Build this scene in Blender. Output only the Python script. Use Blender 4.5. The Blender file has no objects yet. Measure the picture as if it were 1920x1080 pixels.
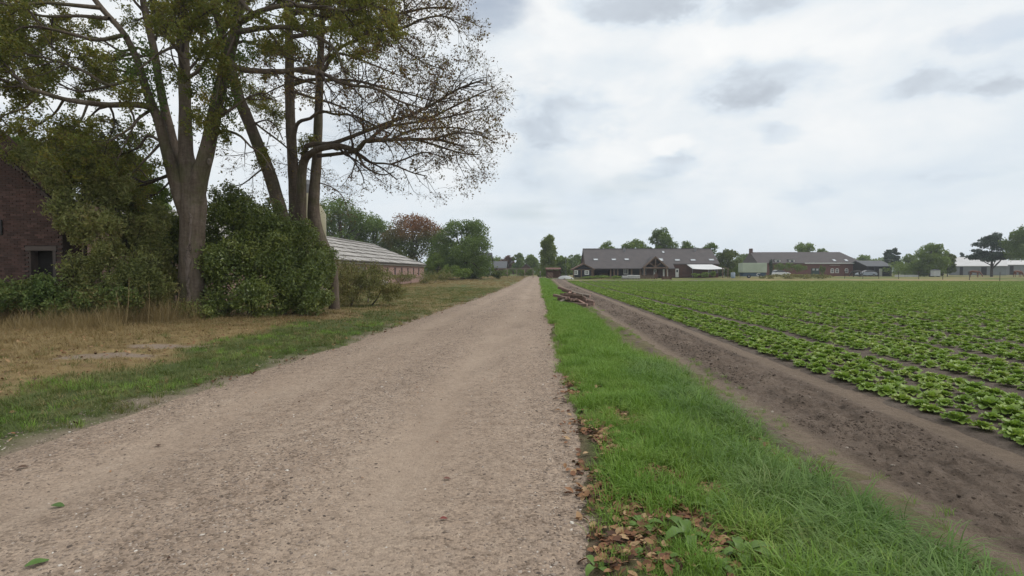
import bpy, bmesh, math, random
import numpy as np
from mathutils import Vector, Matrix

random.seed(7)
RNG = np.random.default_rng(7)
S = bpy.context.scene
COL = S.collection
R = math.radians

# ------------------------------------------------------------------ camera
CAM_H = 1.6
PITCH, YAW = math.atan(31 / 1000), math.atan(48 / 1000)
cd = bpy.data.cameras.new('camera')
cam = bpy.data.objects.new('camera', cd)
COL.objects.link(cam)
cd.sensor_width = 36
cd.lens = 36 * 1000 / 1920
cd.clip_start = 0.05
cd.clip_end = 3000
cam.location = (0, 0, CAM_H)
cam.rotation_euler = (R(90) - PITCH, 0, YAW)
S.camera = cam

# ------------------------------------------------------------------ sky, sun, exposure
SUN_EL, SUN_AZ = R(48), R(86)          # azimuth clockwise from the road direction (+Y)
w = bpy.data.worlds.new('World')
S.world = w
w.use_nodes = True
wn, wl = w.node_tree.nodes, w.node_tree.links
wn.clear()


def wnode(t, **k):
    n = wn.new(t)
    for a, b in k.items():
        setattr(n, a, b)
    return n


def wmath(op, a, b=None, c=None, clamp=False):
    n = wnode('ShaderNodeMath', operation=op, use_clamp=clamp)
    for i, v in enumerate((a, b, c)):
        if v is None:
            continue
        if isinstance(v, (int, float)):
            n.inputs[i].default_value = v
        else:
            wl.new(v, n.inputs[i])
    return n.outputs[0]


def wramp(fac, stops):
    n = wnode('ShaderNodeValToRGB')
    wl.new(fac, n.inputs[0])
    e = n.color_ramp.elements
    while len(e) < len(stops):
        e.new(0.5)
    for el, (p, c) in zip(e, stops):
        el.position = p
        el.color = (*c, 1)
    return n.outputs[0]


tc = wnode('ShaderNodeTexCoord')
sep = wnode('ShaderNodeSeparateXYZ')
wl.new(tc.outputs['Generated'], sep.inputs[0])
dx, dy, dz = sep.outputs
az = wmath('ARCTAN2', dx, dy)
el = wmath('ARCSINE', dz)
# cloud layer seen as a flat deck: direction projected on a plane overhead
zz = wmath('ADD', wmath('MAXIMUM', dz, 0.0), 0.13)
cv = wnode('ShaderNodeCombineXYZ')
wl.new(wmath('DIVIDE', dx, zz), cv.inputs[0])
wl.new(wmath('DIVIDE', dy, zz), cv.inputs[1])


def wnoise(vec, scale, detail, rough, dist=0.0, off=(0, 0, 0)):
    mp = wnode('ShaderNodeMapping')
    mp.inputs['Location'].default_value = off
    wl.new(vec, mp.inputs[0])
    n = wnode('ShaderNodeTexNoise')
    n.inputs['Scale'].default_value = scale
    n.inputs['Detail'].default_value = detail
    n.inputs['Roughness'].default_value = rough
    n.inputs['Distortion'].default_value = dist
    wl.new(mp.outputs[0], n.inputs['Vector'])
    return n.outputs[0]


n_big = wnoise(cv.outputs[0], 0.55, 6, 0.55, 0.3)
dv = wnode('ShaderNodeCombineXYZ')           # view direction, lumps a little wider than tall
wl.new(dx, dv.inputs[0])
wl.new(dy, dv.inputs[1])
wl.new(wmath('MULTIPLY', dz, 2.0), dv.inputs[2])
n_mid = wnoise(dv.outputs[0], 4.2, 9, 0.56, 0.3, (3.1, 1.7, 0))
n_puff = wnoise(dv.outputs[0], 11.0, 8, 0.6, 0.25, (1.1, 5.7, 2))
n_blue = wnoise(cv.outputs[0], 0.8, 5, 0.5, 0.2, (9.1, 4.0, 0))
# named clouds of this sky: (azimuth deg, elevation deg, half width, half height, darkness)
wa = wmath('MULTIPLY', wmath('SUBTRACT', wnoise(dv.outputs[0], 6.0, 8, 0.6, 0.3, (2, 8, 4)), 0.5), 0.13)
we = wmath('MULTIPLY', wmath('SUBTRACT', wnoise(dv.outputs[0], 7.0, 8, 0.6, 0.3, (7, 2, 0)), 0.5), 0.075)
azw, elw = wmath('ADD', az, wa), wmath('ADD', el, we)


def pxdir(px, py):
    return math.atan((px - 960) / 1000) - YAW, math.atan(-(py - 540) / math.hypot(1000, px - 960)) - PITCH


def blob(px, py, hw, hh, k):
    a0, e0 = pxdir(px, py)
    sx = hw / 1000 * math.cos(a0 + YAW) ** 2
    sy = hh / 1000 * math.cos(a0 + YAW)
    u = wmath('DIVIDE', wmath('SUBTRACT', azw, a0), sx)
    v = wmath('DIVIDE', wmath('SUBTRACT', elw, e0), sy)
    r2 = wmath('ADD', wmath('MULTIPLY', u, u), wmath('MULTIPLY', v, v))
    r2 = wmath('ADD', r2, wmath('MULTIPLY', wmath('SUBTRACT', n_puff, 0.5), 2.6))
    r2 = wmath('MAXIMUM', r2, 0.0)
    m = wmath('EXPONENT', wmath('MULTIPLY', wmath('MULTIPLY', r2, r2), -0.9))
    return wmath('MULTIPLY', m, k)


DARK = [(1050, 225, 110, 55, .62), (1440, 150, 140, 34, .55), (1390, 190, 60, 26, .40), (1190, 8, 130, 26, .75),
        (1400, 12, 90, 22, .55), (1760, 150, 130, 24, .45), (1890, 150, 60, 20, .4), (1450, 240, 40, 14, .42),
        (1520, 358, 55, 16, .34), (1240, 312, 62, 20, .50), (1190, 370, 60, 14, .22), (1100, 130, 120, 30, .2),
        (1700, 40, 120, 24, .12), (960, 330, 60, 40, .2), (1790, 335, 60, 10, .15), (1100, 440, 160, 22, .2)]
LIGHT = [(1255, 272, 50, 16, .75), (1330, 70, 240, 40, .30), (1560, 60, 200, 50, .3), (1150, 300, 60, 24, .2), (1700, 250, 240, 60, .25),
         (1000, 60, 140, 60, .3), (1350, 260, 60, 30, .2)]
dk = None
for b in DARK:
    o = blob(*b)
    dk = o if dk is None else wmath('ADD', dk, o)
lt = None
for b in LIGHT:
    o = blob(*b)
    lt = o if lt is None else wmath('ADD', lt, o)
tone = wmath('ADD', wmath('MULTIPLY', wmath('SUBTRACT', n_big, 0.5), .55),
             wmath('ADD', wmath('MULTIPLY', wmath('SUBTRACT', n_mid, 0.5), 0.95), wmath('MULTIPLY', wmath('SUBTRACT', n_puff, 0.5), 0.30)))
tone = wmath('ADD', tone, wmath('MULTIPLY', lt, 0.35))
tone = wmath('SUBTRACT', tone, wmath('MULTIPLY', dk, 0.60))
tone = wmath('ADD', tone, 0.645, clamp=True)
cloud = wramp(tone, [(0.0, (.46, .505, .565)), (.26, (.56, .615, .68)), (.42, (.68, .745, .81)), (.56, (.75, .80, .84)), (.74, (.84, .862, .875)), (1.0, (.94, .94, .93))])
SKY_STOPS_BLUE = wramp(n_blue, [(0.0, (0, 0, 0)), (.60, (0, 0, 0)), (.74, (.55, .55, .55)), (1, (.75, .75, .75))])
# paler, bluish band of thin cloud towards the horizon
hz = wmath('SUBTRACT', 1.0, wmath('MULTIPLY', wmath('MAXIMUM', el, 0.0), 4.2), clamp=True)
mixh = wnode('ShaderNodeMixRGB')
wl.new(wmath('MULTIPLY', hz, 0.72), mixh.inputs[0])
wl.new(cloud, mixh.inputs[1])
mixh.inputs[2].default_value = (.655, .745, .82, 1)
sky = wnode('ShaderNodeTexSky', sky_type='NISHITA', sun_disc=False)
sky.sun_elevation = SUN_EL
sky.sun_rotation = SUN_AZ
sky.air_density = 1.2
sky.dust_density = 1.5
bg_s = wnode('ShaderNodeBackground')
bg_s.inputs[1].default_value = 0.10
wl.new(sky.outputs[0], bg_s.inputs[0])
bg_c = wnode('ShaderNodeBackground')
bg_c.inputs[1].default_value = 1.0
wl.new(mixh.outputs[0], bg_c.inputs[0])
mx = wnode('ShaderNodeMixShader')
gap = None                                   # thin spots where blue sky shows through
for b in [(910, 12, 70, 40, .55), (1850, 52, 90, 30, .35), (1180, 345, 80, 24, .25), (700, 260, 90, 60, .3), (1010, 270, 40, 120, .12)]:
    o = blob(*b)
    gap = o if gap is None else wmath('ADD', gap, o)
thin = wmath('ADD', wmath('MULTIPLY', SKY_STOPS_BLUE, wmath('SUBTRACT', 1.0, hz)), gap, clamp=True)
cov = wmath('SUBTRACT', 1.0, wmath('MULTIPLY', thin, 0.9))
wl.new(cov, mx.inputs[0])
wl.new(bg_s.outputs[0], mx.inputs[1])
wl.new(bg_c.outputs[0], mx.inputs[2])
wo = wnode('ShaderNodeOutputWorld')
wl.new(mx.outputs[0], wo.inputs[0])

ld = bpy.data.lights.new('sun', 'SUN')
ld.energy = 1.5
ld.angle = R(14)
ld.color = (1.0, .95, .88)
sun = bpy.data.objects.new('sun', ld)
COL.objects.link(sun)
sdir = Vector((math.sin(SUN_AZ) * math.cos(SUN_EL), math.cos(SUN_AZ) * math.cos(SUN_EL), math.sin(SUN_EL)))
sun.rotation_euler = sdir.to_track_quat('Z', 'Y').to_euler()
sun.location = sdir * 60

S.view_settings.view_transform = 'Standard'
S.view_settings.look = 'None'
S.view_settings.exposure = 0.12
S.view_settings.gamma = 1.0
S.view_settings.use_curve_mapping = False
S.render.engine = 'CYCLES'
S.cycles.use_denoising = True
S.cycles.max_bounces = 6
S.cycles.transparent_max_bounces = 4
S.cycles.caustics_reflective = False
S.cycles.caustics_refractive = False

# ------------------------------------------------------------------ projection: photograph pixel -> place in the world
cf = Vector((-math.sin(YAW) * math.cos(PITCH), math.cos(YAW) * math.cos(PITCH), -math.sin(PITCH)))
cr = Vector((math.cos(YAW), math.sin(YAW), 0))
cu = cr.cross(cf)


def ray(px, py):
    return cf * 1000 + cr * (px - 960) - cu * (py - 540)


def W(px, py, d):
    r = ray(px, py)
    return Vector((r.x / r.y * d, d, CAM_H + r.z / r.y * d))


def X(px, d):
    return W(px, 509, d).x


def Zp(py, d, px=1008):
    return W(px, py, d).z


def smooth(a, b, t):
    t = np.clip((t - a) / (b - a), 0, 1)
    return t * t * (3 - 2 * t)


def G(px, py):
    r = ray(px, py)
    t = -CAM_H / r.z
    return Vector((r.x * t, r.y * t, 0))


# ------------------------------------------------------------------ numpy noise
def _hash(ix, iy, seed):
    h = (ix.astype(np.int64) * 374761393 + iy.astype(np.int64) * 668265263 + seed * 974711) & 0xFFFFFFFF
    h = ((h ^ (h >> 13)) * 1274126177) & 0xFFFFFFFF
    h = h ^ (h >> 16)
    return (h & 0xFFFF) / 65535.0


def vnoise(x, y, seed=0):
    xi, yi = np.floor(x), np.floor(y)
    fx, fy = x - xi, y - yi
    fx = fx * fx * (3 - 2 * fx)
    fy = fy * fy * (3 - 2 * fy)
    a = _hash(xi, yi, seed)
    b = _hash(xi + 1, yi, seed)
    c = _hash(xi, yi + 1, seed)
    d = _hash(xi + 1, yi + 1, seed)
    return (a * (1 - fx) + b * fx) * (1 - fy) + (c * (1 - fx) + d * fx) * fy


def fbm(x, y, octv=4, seed=0):
    x = np.asarray(x, float)
    y = np.asarray(y, float)
    s, amp, tot = 0, 1.0, 0
    for i in range(octv):
        s = s + amp * (vnoise(x * 2 ** i + 17.3 * i, y * 2 ** i - 9.1 * i, seed + i) - .5)
        tot += amp * .5
        amp *= .5
    return s / tot


# ------------------------------------------------------------------ object helpers
def link(o, parent=None):
    COL.objects.link(o)
    if parent is not None:
        o.parent = parent
    return o


def tag(o, label=None, cat=None, group=None, kind=None):
    if label:
        o['label'] = label
    if cat:
        o['category'] = cat
    if group:
        o['group'] = group
    if kind:
        o['kind'] = kind
    return o


def empty(name, loc, label, cat, group=None, rz=0):
    o = bpy.data.objects.new(name, None)
    o.empty_display_size = .3
    o.location = loc
    o.rotation_euler.z = rz
    link(o)
    return tag(o, label, cat, group)


def mesh_np(name, verts, faces, smooth_=True):
    """faces: list of (M,k) integer arrays"""
    me = bpy.data.meshes.new(name)
    verts = np.ascontiguousarray(verts, dtype=np.float32)
    if not isinstance(faces, (list, tuple)):
        faces = [faces]
    faces = [f for f in faces if len(f)]
    loops = np.concatenate([f.reshape(-1) for f in faces]).astype(np.int32)
    tot = np.concatenate([np.full(len(f), f.shape[1]) for f in faces]).astype(np.int32)
    start = np.concatenate([[0], np.cumsum(tot)[:-1]]).astype(np.int32)
    me.vertices.add(len(verts))
    me.vertices.foreach_set('co', verts.reshape(-1))
    me.loops.add(len(loops))
    me.loops.foreach_set('vertex_index', loops)
    me.polygons.add(len(tot))
    me.polygons.foreach_set('loop_start', start)
    me.polygons.foreach_set('use_smooth', np.full(len(tot), smooth_))
    me.update(calc_edges=True)
    me.validate()
    return me


def obj_np(name, verts, faces, mat, parent=None, smooth_=True, attrs=None):
    me = mesh_np(name, verts, faces, smooth_)
    if attrs:
        for k, v in attrs.items():
            a = me.attributes.new(k, 'FLOAT', 'POINT')
            a.data.foreach_set('value', np.ascontiguousarray(v, dtype=np.float32))
    me.materials.append(mat)
    return link(bpy.data.objects.new(name, me), parent)


class MB:
    """collects shapes (world coordinates) into one mesh"""
    def __init__(self, origin=(0, 0, 0)):
        self.o = Vector(origin)
        self.v, self.f = [], []

    def poly(self, pts):
        n = len(self.v)
        self.v += [Vector(p) for p in pts]
        self.f.append(list(range(n, n + len(pts))))

    def raw(self, vs, fs):
        n = len(self.v)
        self.v += [Vector(p) for p in vs]
        self.f += [[i + n for i in f] for f in fs]

    def box(self, x0, x1, y0, y1, z0, z1):
        self.raw([(x0, y0, z0), (x1, y0, z0), (x1, y1, z0), (x0, y1, z0), (x0, y0, z1), (x1, y0, z1), (x1, y1, z1), (x0, y1, z1)],
                 [(0, 3, 2, 1), (4, 5, 6, 7), (0, 1, 5, 4), (1, 2, 6, 5), (2, 3, 7, 6), (3, 0, 4, 7)])

    def bar(self, a, b, wd, ht, up=(0, 0, 1)):
        a, b = Vector(a), Vector(b)
        t = (b - a).normalized()
        s = t.cross(Vector(up))
        if s.length < 1e-4:
            s = t.cross(Vector((1, 0, 0)))
        s.normalize()
        u = s.cross(t)
        s *= wd / 2
        u *= ht / 2
        self.raw([a - s - u, a + s - u, a + s + u, a - s + u, b - s - u, b + s - u, b + s + u, b - s + u],
                 [(0, 1, 2, 3), (7, 6, 5, 4), (0, 4, 5, 1), (1, 5, 6, 2), (2, 6, 7, 3), (3, 7, 4, 0)])

    def prism(self, prof, axis, a, b):
        """profile of 2D points extruded along 'x' (profile in yz) or 'y' (profile in xz)"""
        n = len(prof)
        if axis == 'x':
            p = [(a, q[0], q[1]) for q in prof] + [(b, q[0], q[1]) for q in prof]
        else:
            p = [(q[0], a, q[1]) for q in prof] + [(q[0], b, q[1]) for q in prof]
        self.raw(p, [tuple(range(n)), tuple(range(2 * n - 1, n - 1, -1))] + [(i, i + n, (i + 1) % n + n, (i + 1) % n) for i in range(n)])

    def tube(self, pts, rad, sides=8):
        v, f = tube_np([tuple(p) for p in pts], rad, sides, cap=True)
        self.raw(v.tolist(), [list(q) for arr in f for q in arr])

    def lathe(self, c, prof, n=16):
        c = Vector(c)
        vs, fs = [], []
        for (r, z) in prof:
            for k in range(n):
                a = 2 * math.pi * k / n
                vs.append((c.x + r * math.cos(a), c.y + r * math.sin(a), c.z + z))
        for i in range(len(prof) - 1):
            for k in range(n):
                k2 = (k + 1) % n
                fs.append((i * n + k, i * n + k2, (i + 1) * n + k2, (i + 1) * n + k))
        fs.append(tuple(range(n))[::-1])
        fs.append(tuple((len(prof) - 1) * n + k for k in range(n)))
        self.raw(vs, fs)

    def build(self, name, mat, parent=None, bevel=0, smooth_=False, label=None):
        me = bpy.data.meshes.new(name)
        me.from_pydata([v - self.o for v in self.v], [], self.f)
        bm = bmesh.new()
        bm.from_mesh(me)
        bmesh.ops.recalc_face_normals(bm, faces=bm.faces)
        bm.to_mesh(me)
        bm.free()
        if smooth_:
            for p in me.polygons:
                p.use_smooth = True
        me.materials.append(mat)
        o = link(bpy.data.objects.new(name, me), parent)
        if parent is None:
            o.location = self.o
        if bevel:
            m = o.modifiers.new('bevel', 'BEVEL')
            m.width = bevel
            m.segments = 1
        if label:
            o['label'] = label
        return o


def tube_np(pts, rad, sides=6, cap=False):
    p = np.asarray(pts, float)
    n = len(p)
    rad = np.broadcast_to(np.asarray(rad, float), (n,))
    t = np.empty_like(p)
    t[1:-1] = p[2:] - p[:-2]
    t[0] = p[1] - p[0]
    t[-1] = p[-1] - p[-2]
    t /= np.maximum(np.linalg.norm(t, axis=1, keepdims=True), 1e-9)
    ref = np.array([0.0, 0, 1]) if abs(t[0][2]) < .8 else np.array([1.0, 0, 0])
    s = np.cross(t, ref)
    s /= np.maximum(np.linalg.norm(s, axis=1, keepdims=True), 1e-9)
    for i in range(1, n):                      # keep the frames from flipping
        q = s[i - 1] - t[i] * np.dot(s[i - 1], t[i])
        l = np.linalg.norm(q)
        if l > 1e-6:
            s[i] = q / l
    u = np.cross(s, t)
    a = np.arange(sides) * 2 * math.pi / sides
    v = p[:, None, :] + rad[:, None, None] * (np.cos(a)[None, :, None] * s[:, None, :] + np.sin(a)[None, :, None] * u[:, None, :])
    v = v.reshape(-1, 3)
    k = np.arange(sides)
    k2 = (k + 1) % sides
    base = (np.arange(n - 1) * sides)[:, None]
    q = np.stack([base + k, base + k2, base + sides + k2, base + sides + k], -1).reshape(-1, 4)
    fs = [q]
    if cap:
        fs.append(np.arange(sides)[::-1][None, :])
        fs.append((np.arange(sides) + (n - 1) * sides)[None, :])
    return v, fs


class TB:
    """many tubes joined"""
    def __init__(self):
        self.v, self.f, self.n = [], [], 0

    def add(self, pts, rad, sides=5):
        v, f = tube_np(pts, rad, sides)
        self.v.append(v)
        self.f.append(f[0] + self.n)
        self.n += len(v)

    def build(self, name, mat, parent, origin):
        if not self.v:
            return None
        return obj_np(name, np.concatenate(self.v) - np.asarray(origin), [np.concatenate(self.f)], mat, parent)


def leaf_arrays(c, size, up=0.35, aspect=.55, rng=RNG, droop=None):
    """folded diamond leaves, two triangles each, at centres c"""
    n = len(c)
    size = np.broadcast_to(size, (n,)) * rng.uniform(.65, 1.3, n)
    nrm = rng.normal(size=(n, 3))
    nrm /= np.linalg.norm(nrm, axis=1, keepdims=True)
    nrm[:, 2] += up
    nrm /= np.maximum(np.linalg.norm(nrm, axis=1, keepdims=True), 1e-6)
    d = rng.normal(size=(n, 3))
    if droop is not None:
        d[:, 2] -= droop
    d -= nrm * (d * nrm).sum(1, keepdims=True)
    d /= np.maximum(np.linalg.norm(d, axis=1, keepdims=True), 1e-6)
    s = np.cross(nrm, d)
    L = size[:, None]
    wv = L * aspect * .5
    fold = nrm * wv * .45
    v = np.stack([c - d * L * .5, c + s * wv + fold, c + d * L * .5, c - s * wv + fold], 1).reshape(-1, 3)
    b = (np.arange(n) * 4)[:, None]
    f = np.concatenate([b + np.array([[0, 1, 2]]), b + np.array([[0, 2, 3]])], 0)
    return v, f


def leaves(name, c, size, mat, parent, origin, tint=None, stuff=True, **k):
    v, f = leaf_arrays(np.asarray(c), size, **k)
    at = {'tint': np.repeat(tint, 4)} if tint is not None else None
    o = obj_np(name, v - np.asarray(origin), [f], mat, parent, smooth_=False, attrs=at)
    if stuff:
        o['kind'] = 'stuff'
    return o


# ------------------------------------------------------------------ materials
class NT:
    def __init__(self, name):
        self.m = bpy.data.materials.new(name)
        self.m.use_nodes = True
        self.t = self.m.node_tree
        self.p = self.t.nodes['Principled BSDF']

    def n(self, t, **k):
        n = self.t.nodes.new(t)
        for a, b in k.items():
            setattr(n, a, b)
        return n

    def l(self, a, b):
        self.t.links.new(a, b)

    def setv(self, i, v):
        if isinstance(v, (int, float)):
            i.default_value = v
        elif isinstance(v, (tuple, list)):
            i.default_value = (*v, 1) if len(v) == 3 and i.type == 'RGBA' else v
        else:
            self.l(v, i)

    def math(self, op, a, b=None, c=None, clamp=False):
        n = self.n('ShaderNodeMath', operation=op, use_clamp=clamp)
        for i, v in enumerate((a, b, c)):
            if v is not None:
                self.setv(n.inputs[i], v)
        return n.outputs[0]

    def pos(self, scale=(1, 1, 1), obj=False):
        if obj:
            s = self.n('ShaderNodeTexCoord').outputs['Object']
        else:
            s = self.n('ShaderNodeNewGeometry').outputs['Position']
        mp = self.n('ShaderNodeMapping')
        mp.inputs['Scale'].default_value = scale
        self.l(s, mp.inputs[0])
        return mp.outputs[0]

    def noise(self, vec, scale, detail=4, rough=.55, dist=0):
        n = self.n('ShaderNodeTexNoise')
        n.inputs['Scale'].default_value = scale
        n.inputs['Detail'].default_value = detail
        n.inputs['Roughness'].default_value = rough
        n.inputs['Distortion'].default_value = dist
        self.l(vec, n.inputs['Vector'])
        return n.outputs[0]

    def voro(self, vec, scale, feature='F1', out='Distance', rand=1):
        n = self.n('ShaderNodeTexVoronoi', feature=feature)
        n.inputs['Scale'].default_value = scale
        n.inputs['Randomness'].default_value = rand
        self.l(vec, n.inputs['Vector'])
        return n.outputs[out]

    def ramp(self, fac, stops, const=False):
        n = self.n('ShaderNodeValToRGB')
        if const:
            n.color_ramp.interpolation = 'CONSTANT'
        self.l(fac, n.inputs[0])
        e = n.color_ramp.elements
        while len(e) < len(stops):
            e.new(.5)
        for el_, (p, c) in zip(e, stops):
            el_.position = p
            el_.color = (*c, 1) if not isinstance(c, (int, float)) else (c, c, c, 1)
        return n.outputs[0]

    def mix(self, fac, a, b, mode='MIX'):
        n = self.n('ShaderNodeMixRGB', blend_type=mode)
        for i, v in enumerate((fac, a, b)):
            self.setv(n.inputs[i], v)
        return n.outputs[0]

    def attr(self, name):
        return self.n('ShaderNodeAttribute', attribute_name=name).outputs['Fac']

    def bump(self, h, strength=.5, dist=.02, prev=None):
        n = self.n('ShaderNodeBump')
        n.inputs['Strength'].default_value = strength
        n.inputs['Distance'].default_value = dist
        self.l(h, n.inputs['Height'])
        if prev is not None:
            self.l(prev, n.inputs['Normal'])
        return n.outputs[0]

    def done(self, col, rough=.8, normal=None, spec=.3, metal=0):
        self.setv(self.p.inputs['Base Color'], col)
        self.setv(self.p.inputs['Roughness'], rough)
        self.p.inputs['Specular IOR Level'].default_value = spec
        self.p.inputs['Metallic'].default_value = metal
        if normal is not None:
            self.l(normal, self.p.inputs['Normal'])
        return self.m


def plain(name, c1, c2=None, scale=3, rough=.75, bump=.15, bdist=.01, stretch=(1, 1, 1), spec=.3, metal=0, rnd=0.0, obj=False):
    """two-tone worn surface"""
    t = NT(name)
    c2 = c2 or tuple(x * .75 for x in c1)
    v = t.pos(stretch, obj)
    n = t.noise(v, scale, 6, .6, .3)
    col = t.ramp(n, [(.3, c1), (.7, c2)])
    if rnd:
        r_ = t.n('ShaderNodeObjectInfo').outputs['Random']
        col = t.mix(1.0, col, t.ramp(r_, [(0, 1 - rnd), (1, 1.0)]), 'MULTIPLY')
    nb = t.bump(t.noise(v, scale * 9, 4, .6), bump, bdist) if bump else None
    return t.done(col, rough, nb, spec, metal)


def leafmat(name, cols, trans=.28, rough=.5, tint=None, spec=.3, clump=.5):
    """leaf colour varies leaf by leaf and from spray to spray"""
    t = NT(name)
    g = t.n('ShaderNodeNewGeometry')
    k = len(cols)
    pick = t.math('ADD', t.math('MULTIPLY', g.outputs['Random Per Island'], 1 - clump),
                  t.math('MULTIPLY', t.ramp(t.noise(t.pos(), .9, 3, .6), [(.3, 0.0), (.7, 1.0)]), clump))
    col = t.ramp(pick, [(i / max(k - 1, 1), c) for i, c in enumerate(cols)])
    if tint:
        k2 = len(tint)
        col2 = t.ramp(g.outputs['Random Per Island'], [(i / max(k2 - 1, 1), c) for i, c in enumerate(tint)])
        col = t.mix(t.attr('tint'), col, col2)
    t.done(col, rough, None, spec)
    tr = t.n('ShaderNodeBsdfTranslucent')
    t.l(t.mix(1.0, col, (1.25, 1.2, .8), 'MULTIPLY'), tr.inputs[0])
    ms = t.n('ShaderNodeMixShader')
    ms.inputs[0].default_value = trans
    t.l(t.p.outputs[0], ms.inputs[1])
    t.l(tr.outputs[0], ms.inputs[2])
    t.l(ms.outputs[0], t.t.nodes['Material Output'].inputs[0])
    return t.m


def grassmat(name, cols, trans=.25, zone=.25):
    t = NT(name)
    g = t.n('ShaderNodeNewGeometry')
    oi = t.n('ShaderNodeObjectInfo').outputs['Random']
    z = t.ramp(t.noise(t.pos(), zone * 4, 4, .6), [(.32, 0.0), (.68, 1.0)])
    pick = t.math('ADD', t.math('ADD', t.math('MULTIPLY', g.outputs['Random Per Island'], .34), t.math('MULTIPLY', oi, .26)),
                  t.math('MULTIPLY', z, .4))
    k = len(cols)
    col = t.ramp(pick, [(i / max(k - 1, 1), c) for i, c in enumerate(cols)])
    t.done(col, .55, None, .25)
    tr = t.n('ShaderNodeBsdfTranslucent')
    t.l(t.mix(1.0, col, (1.2, 1.2, .8), 'MULTIPLY'), tr.inputs[0])
    ms = t.n('ShaderNodeMixShader')
    ms.inputs[0].default_value = trans
    t.l(t.p.outputs[0], ms.inputs[1])
    t.l(tr.outputs[0], ms.inputs[2])
    t.l(ms.outputs[0], t.t.nodes['Material Output'].inputs[0])
    return t.m


# ---- scattering of uncountable ground cover (always kind = stuff)
PROTO = bpy.data.collections.new('cover_shapes')
_ngroups = {}


def proto_collection(name, meshes):
    c = bpy.data.collections.new(name)
    for i, me in enumerate(meshes):
        c.objects.link(bpy.data.objects.new(f'{name}_{i}', me))
    return c


def scatter(name, pts, yaw, scl, protos, label=None, tilt=.12):
    n = len(pts)
    me = bpy.data.meshes.new(name)
    me.vertices.add(n)
    me.vertices.foreach_set('co', np.ascontiguousarray(pts, dtype=np.float32).reshape(-1))
    rot = np.stack([RNG.normal(0, tilt, n), RNG.normal(0, tilt, n), yaw], 1).astype(np.float32)
    a = me.attributes.new('rot', 'FLOAT_VECTOR', 'POINT')
    a.data.foreach_set('vector', rot.reshape(-1))
    a = me.attributes.new('scl', 'FLOAT_VECTOR', 'POINT')
    scl = np.asarray(scl, dtype=np.float32)
    if scl.ndim == 1:
        scl = np.repeat(scl[:, None], 3, 1)
    a.data.foreach_set('vector', np.ascontiguousarray(scl).reshape(-1))
    a = me.attributes.new('idx', 'INT', 'POINT')
    a.data.foreach_set('value', RNG.integers(0, len(protos.objects), n).astype(np.int32))
    o = link(bpy.data.objects.new(name, me))
    ng = bpy.data.node_groups.new(name, 'GeometryNodeTree')
    ng.interface.new_socket('Geometry', in_out='INPUT', socket_type='NodeSocketGeometry')
    ng.interface.new_socket('Geometry', in_out='OUTPUT', socket_type='NodeSocketGeometry')
    N = ng.nodes
    gi, go = N.new('NodeGroupInput'), N.new('NodeGroupOutput')
    ip = N.new('GeometryNodeInstanceOnPoints')
    ci = N.new('GeometryNodeCollectionInfo')
    ci.inputs['Collection'].default_value = protos
    ci.inputs['Separate Children'].default_value = True
    ci.inputs['Reset Children'].default_value = True
    ip.inputs['Pick Instance'].default_value = True

    def na(nm, ty):
        q = N.new('GeometryNodeInputNamedAttribute')
        q.data_type = ty
        q.inputs['Name'].default_value = nm
        return q.outputs[0]
    L = ng.links
    L.new(gi.outputs[0], ip.inputs['Points'])
    L.new(ci.outputs[0], ip.inputs['Instance'])
    L.new(na('idx', 'INT'), ip.inputs['Instance Index'])
    L.new(na('rot', 'FLOAT_VECTOR'), ip.inputs['Rotation'])
    L.new(na('scl', 'FLOAT_VECTOR'), ip.inputs['Scale'])
    L.new(ip.outputs[0], go.inputs[0])
    m = o.modifiers.new('scatter', 'NODES')
    m.node_group = ng
    o['kind'] = 'stuff'
    if label:
        o['label'] = label
    return o

# ================================================================== THE GROUND
def hf(y):
    return .40 * smooth(55, 120, np.asarray(y, float))


def xl(y):                                  # left edge of the gravel road
    return np.interp(y, [0, 2, 4.6, 12, 31, 72, 115, 140], [-5.1, -4.9, -4.6, -4.15, -3.5, -2.7, -2.3, -2.2])


XR, XV, XC = .42, 2.45, 4.62                # road right edge, verge right edge, crop edge


def wear_f(x, y):                           # compacted wheel tracks along the road
    c = (xl(y) + XR) / 2
    hw = (XR - xl(y)) / 2
    u = (x - c) / hw + .06 * fbm(y * .12, y * 0 + 7, 2, 11)
    k = 0
    for r_, s_, a_ in ((-.53, .17, 1.0), (.44, .20, 1.0), (.76, .07, .5), (-.16, .07, .35)):
        k = k + a_ * np.exp(-((u - r_) / s_) ** 2)
    return np.clip(k * (.75 + .8 * fbm(x * 1.6, y * .45, 4, 13)), 0, 1)


def z_road(x, y):
    c = (xl(y) + XR) / 2
    hw = (XR - xl(y)) / 2
    u = (x - c) / hw
    z = .035 * (1 - u ** 2)
    for r_ in (-.52, .42):
        z = z - .022 * np.exp(-((u - r_) / .16) ** 2)
    z = z + .016 * fbm(x * 1.1, y * .5, 4, 3) + .006 * fbm(x * 7, y * 5, 3, 5)
    return hf(y) + z + .006 * np.clip(fbm(x * 22, y * 22, 2, 8), 0, 1)


def z_verge(x, y):
    z = np.interp(x, [0, .25, .42, .75, 1.3, 2.0, 2.3, 2.5, 2.9], [-.12, -.03, .015, .05, .02, -.12, -.13, -.09, -.16])
    return hf(y) + z + .030 * fbm(x * 1.7, y * 1.1, 4, 21) + .018 * fbm(x * 6, y * 5, 3, 22)


def trace(x, y):                            # smooth tyre traces along the headland
    wob = .05 * fbm(y * .25, y * 0 + 3, 2, 31)
    a = np.exp(-((x - 2.72 - wob) / .17) ** 4)
    b = np.exp(-((x - 4.36 - wob) / .22) ** 4) * .8
    return np.clip(a + b, 0, 1)


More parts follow.
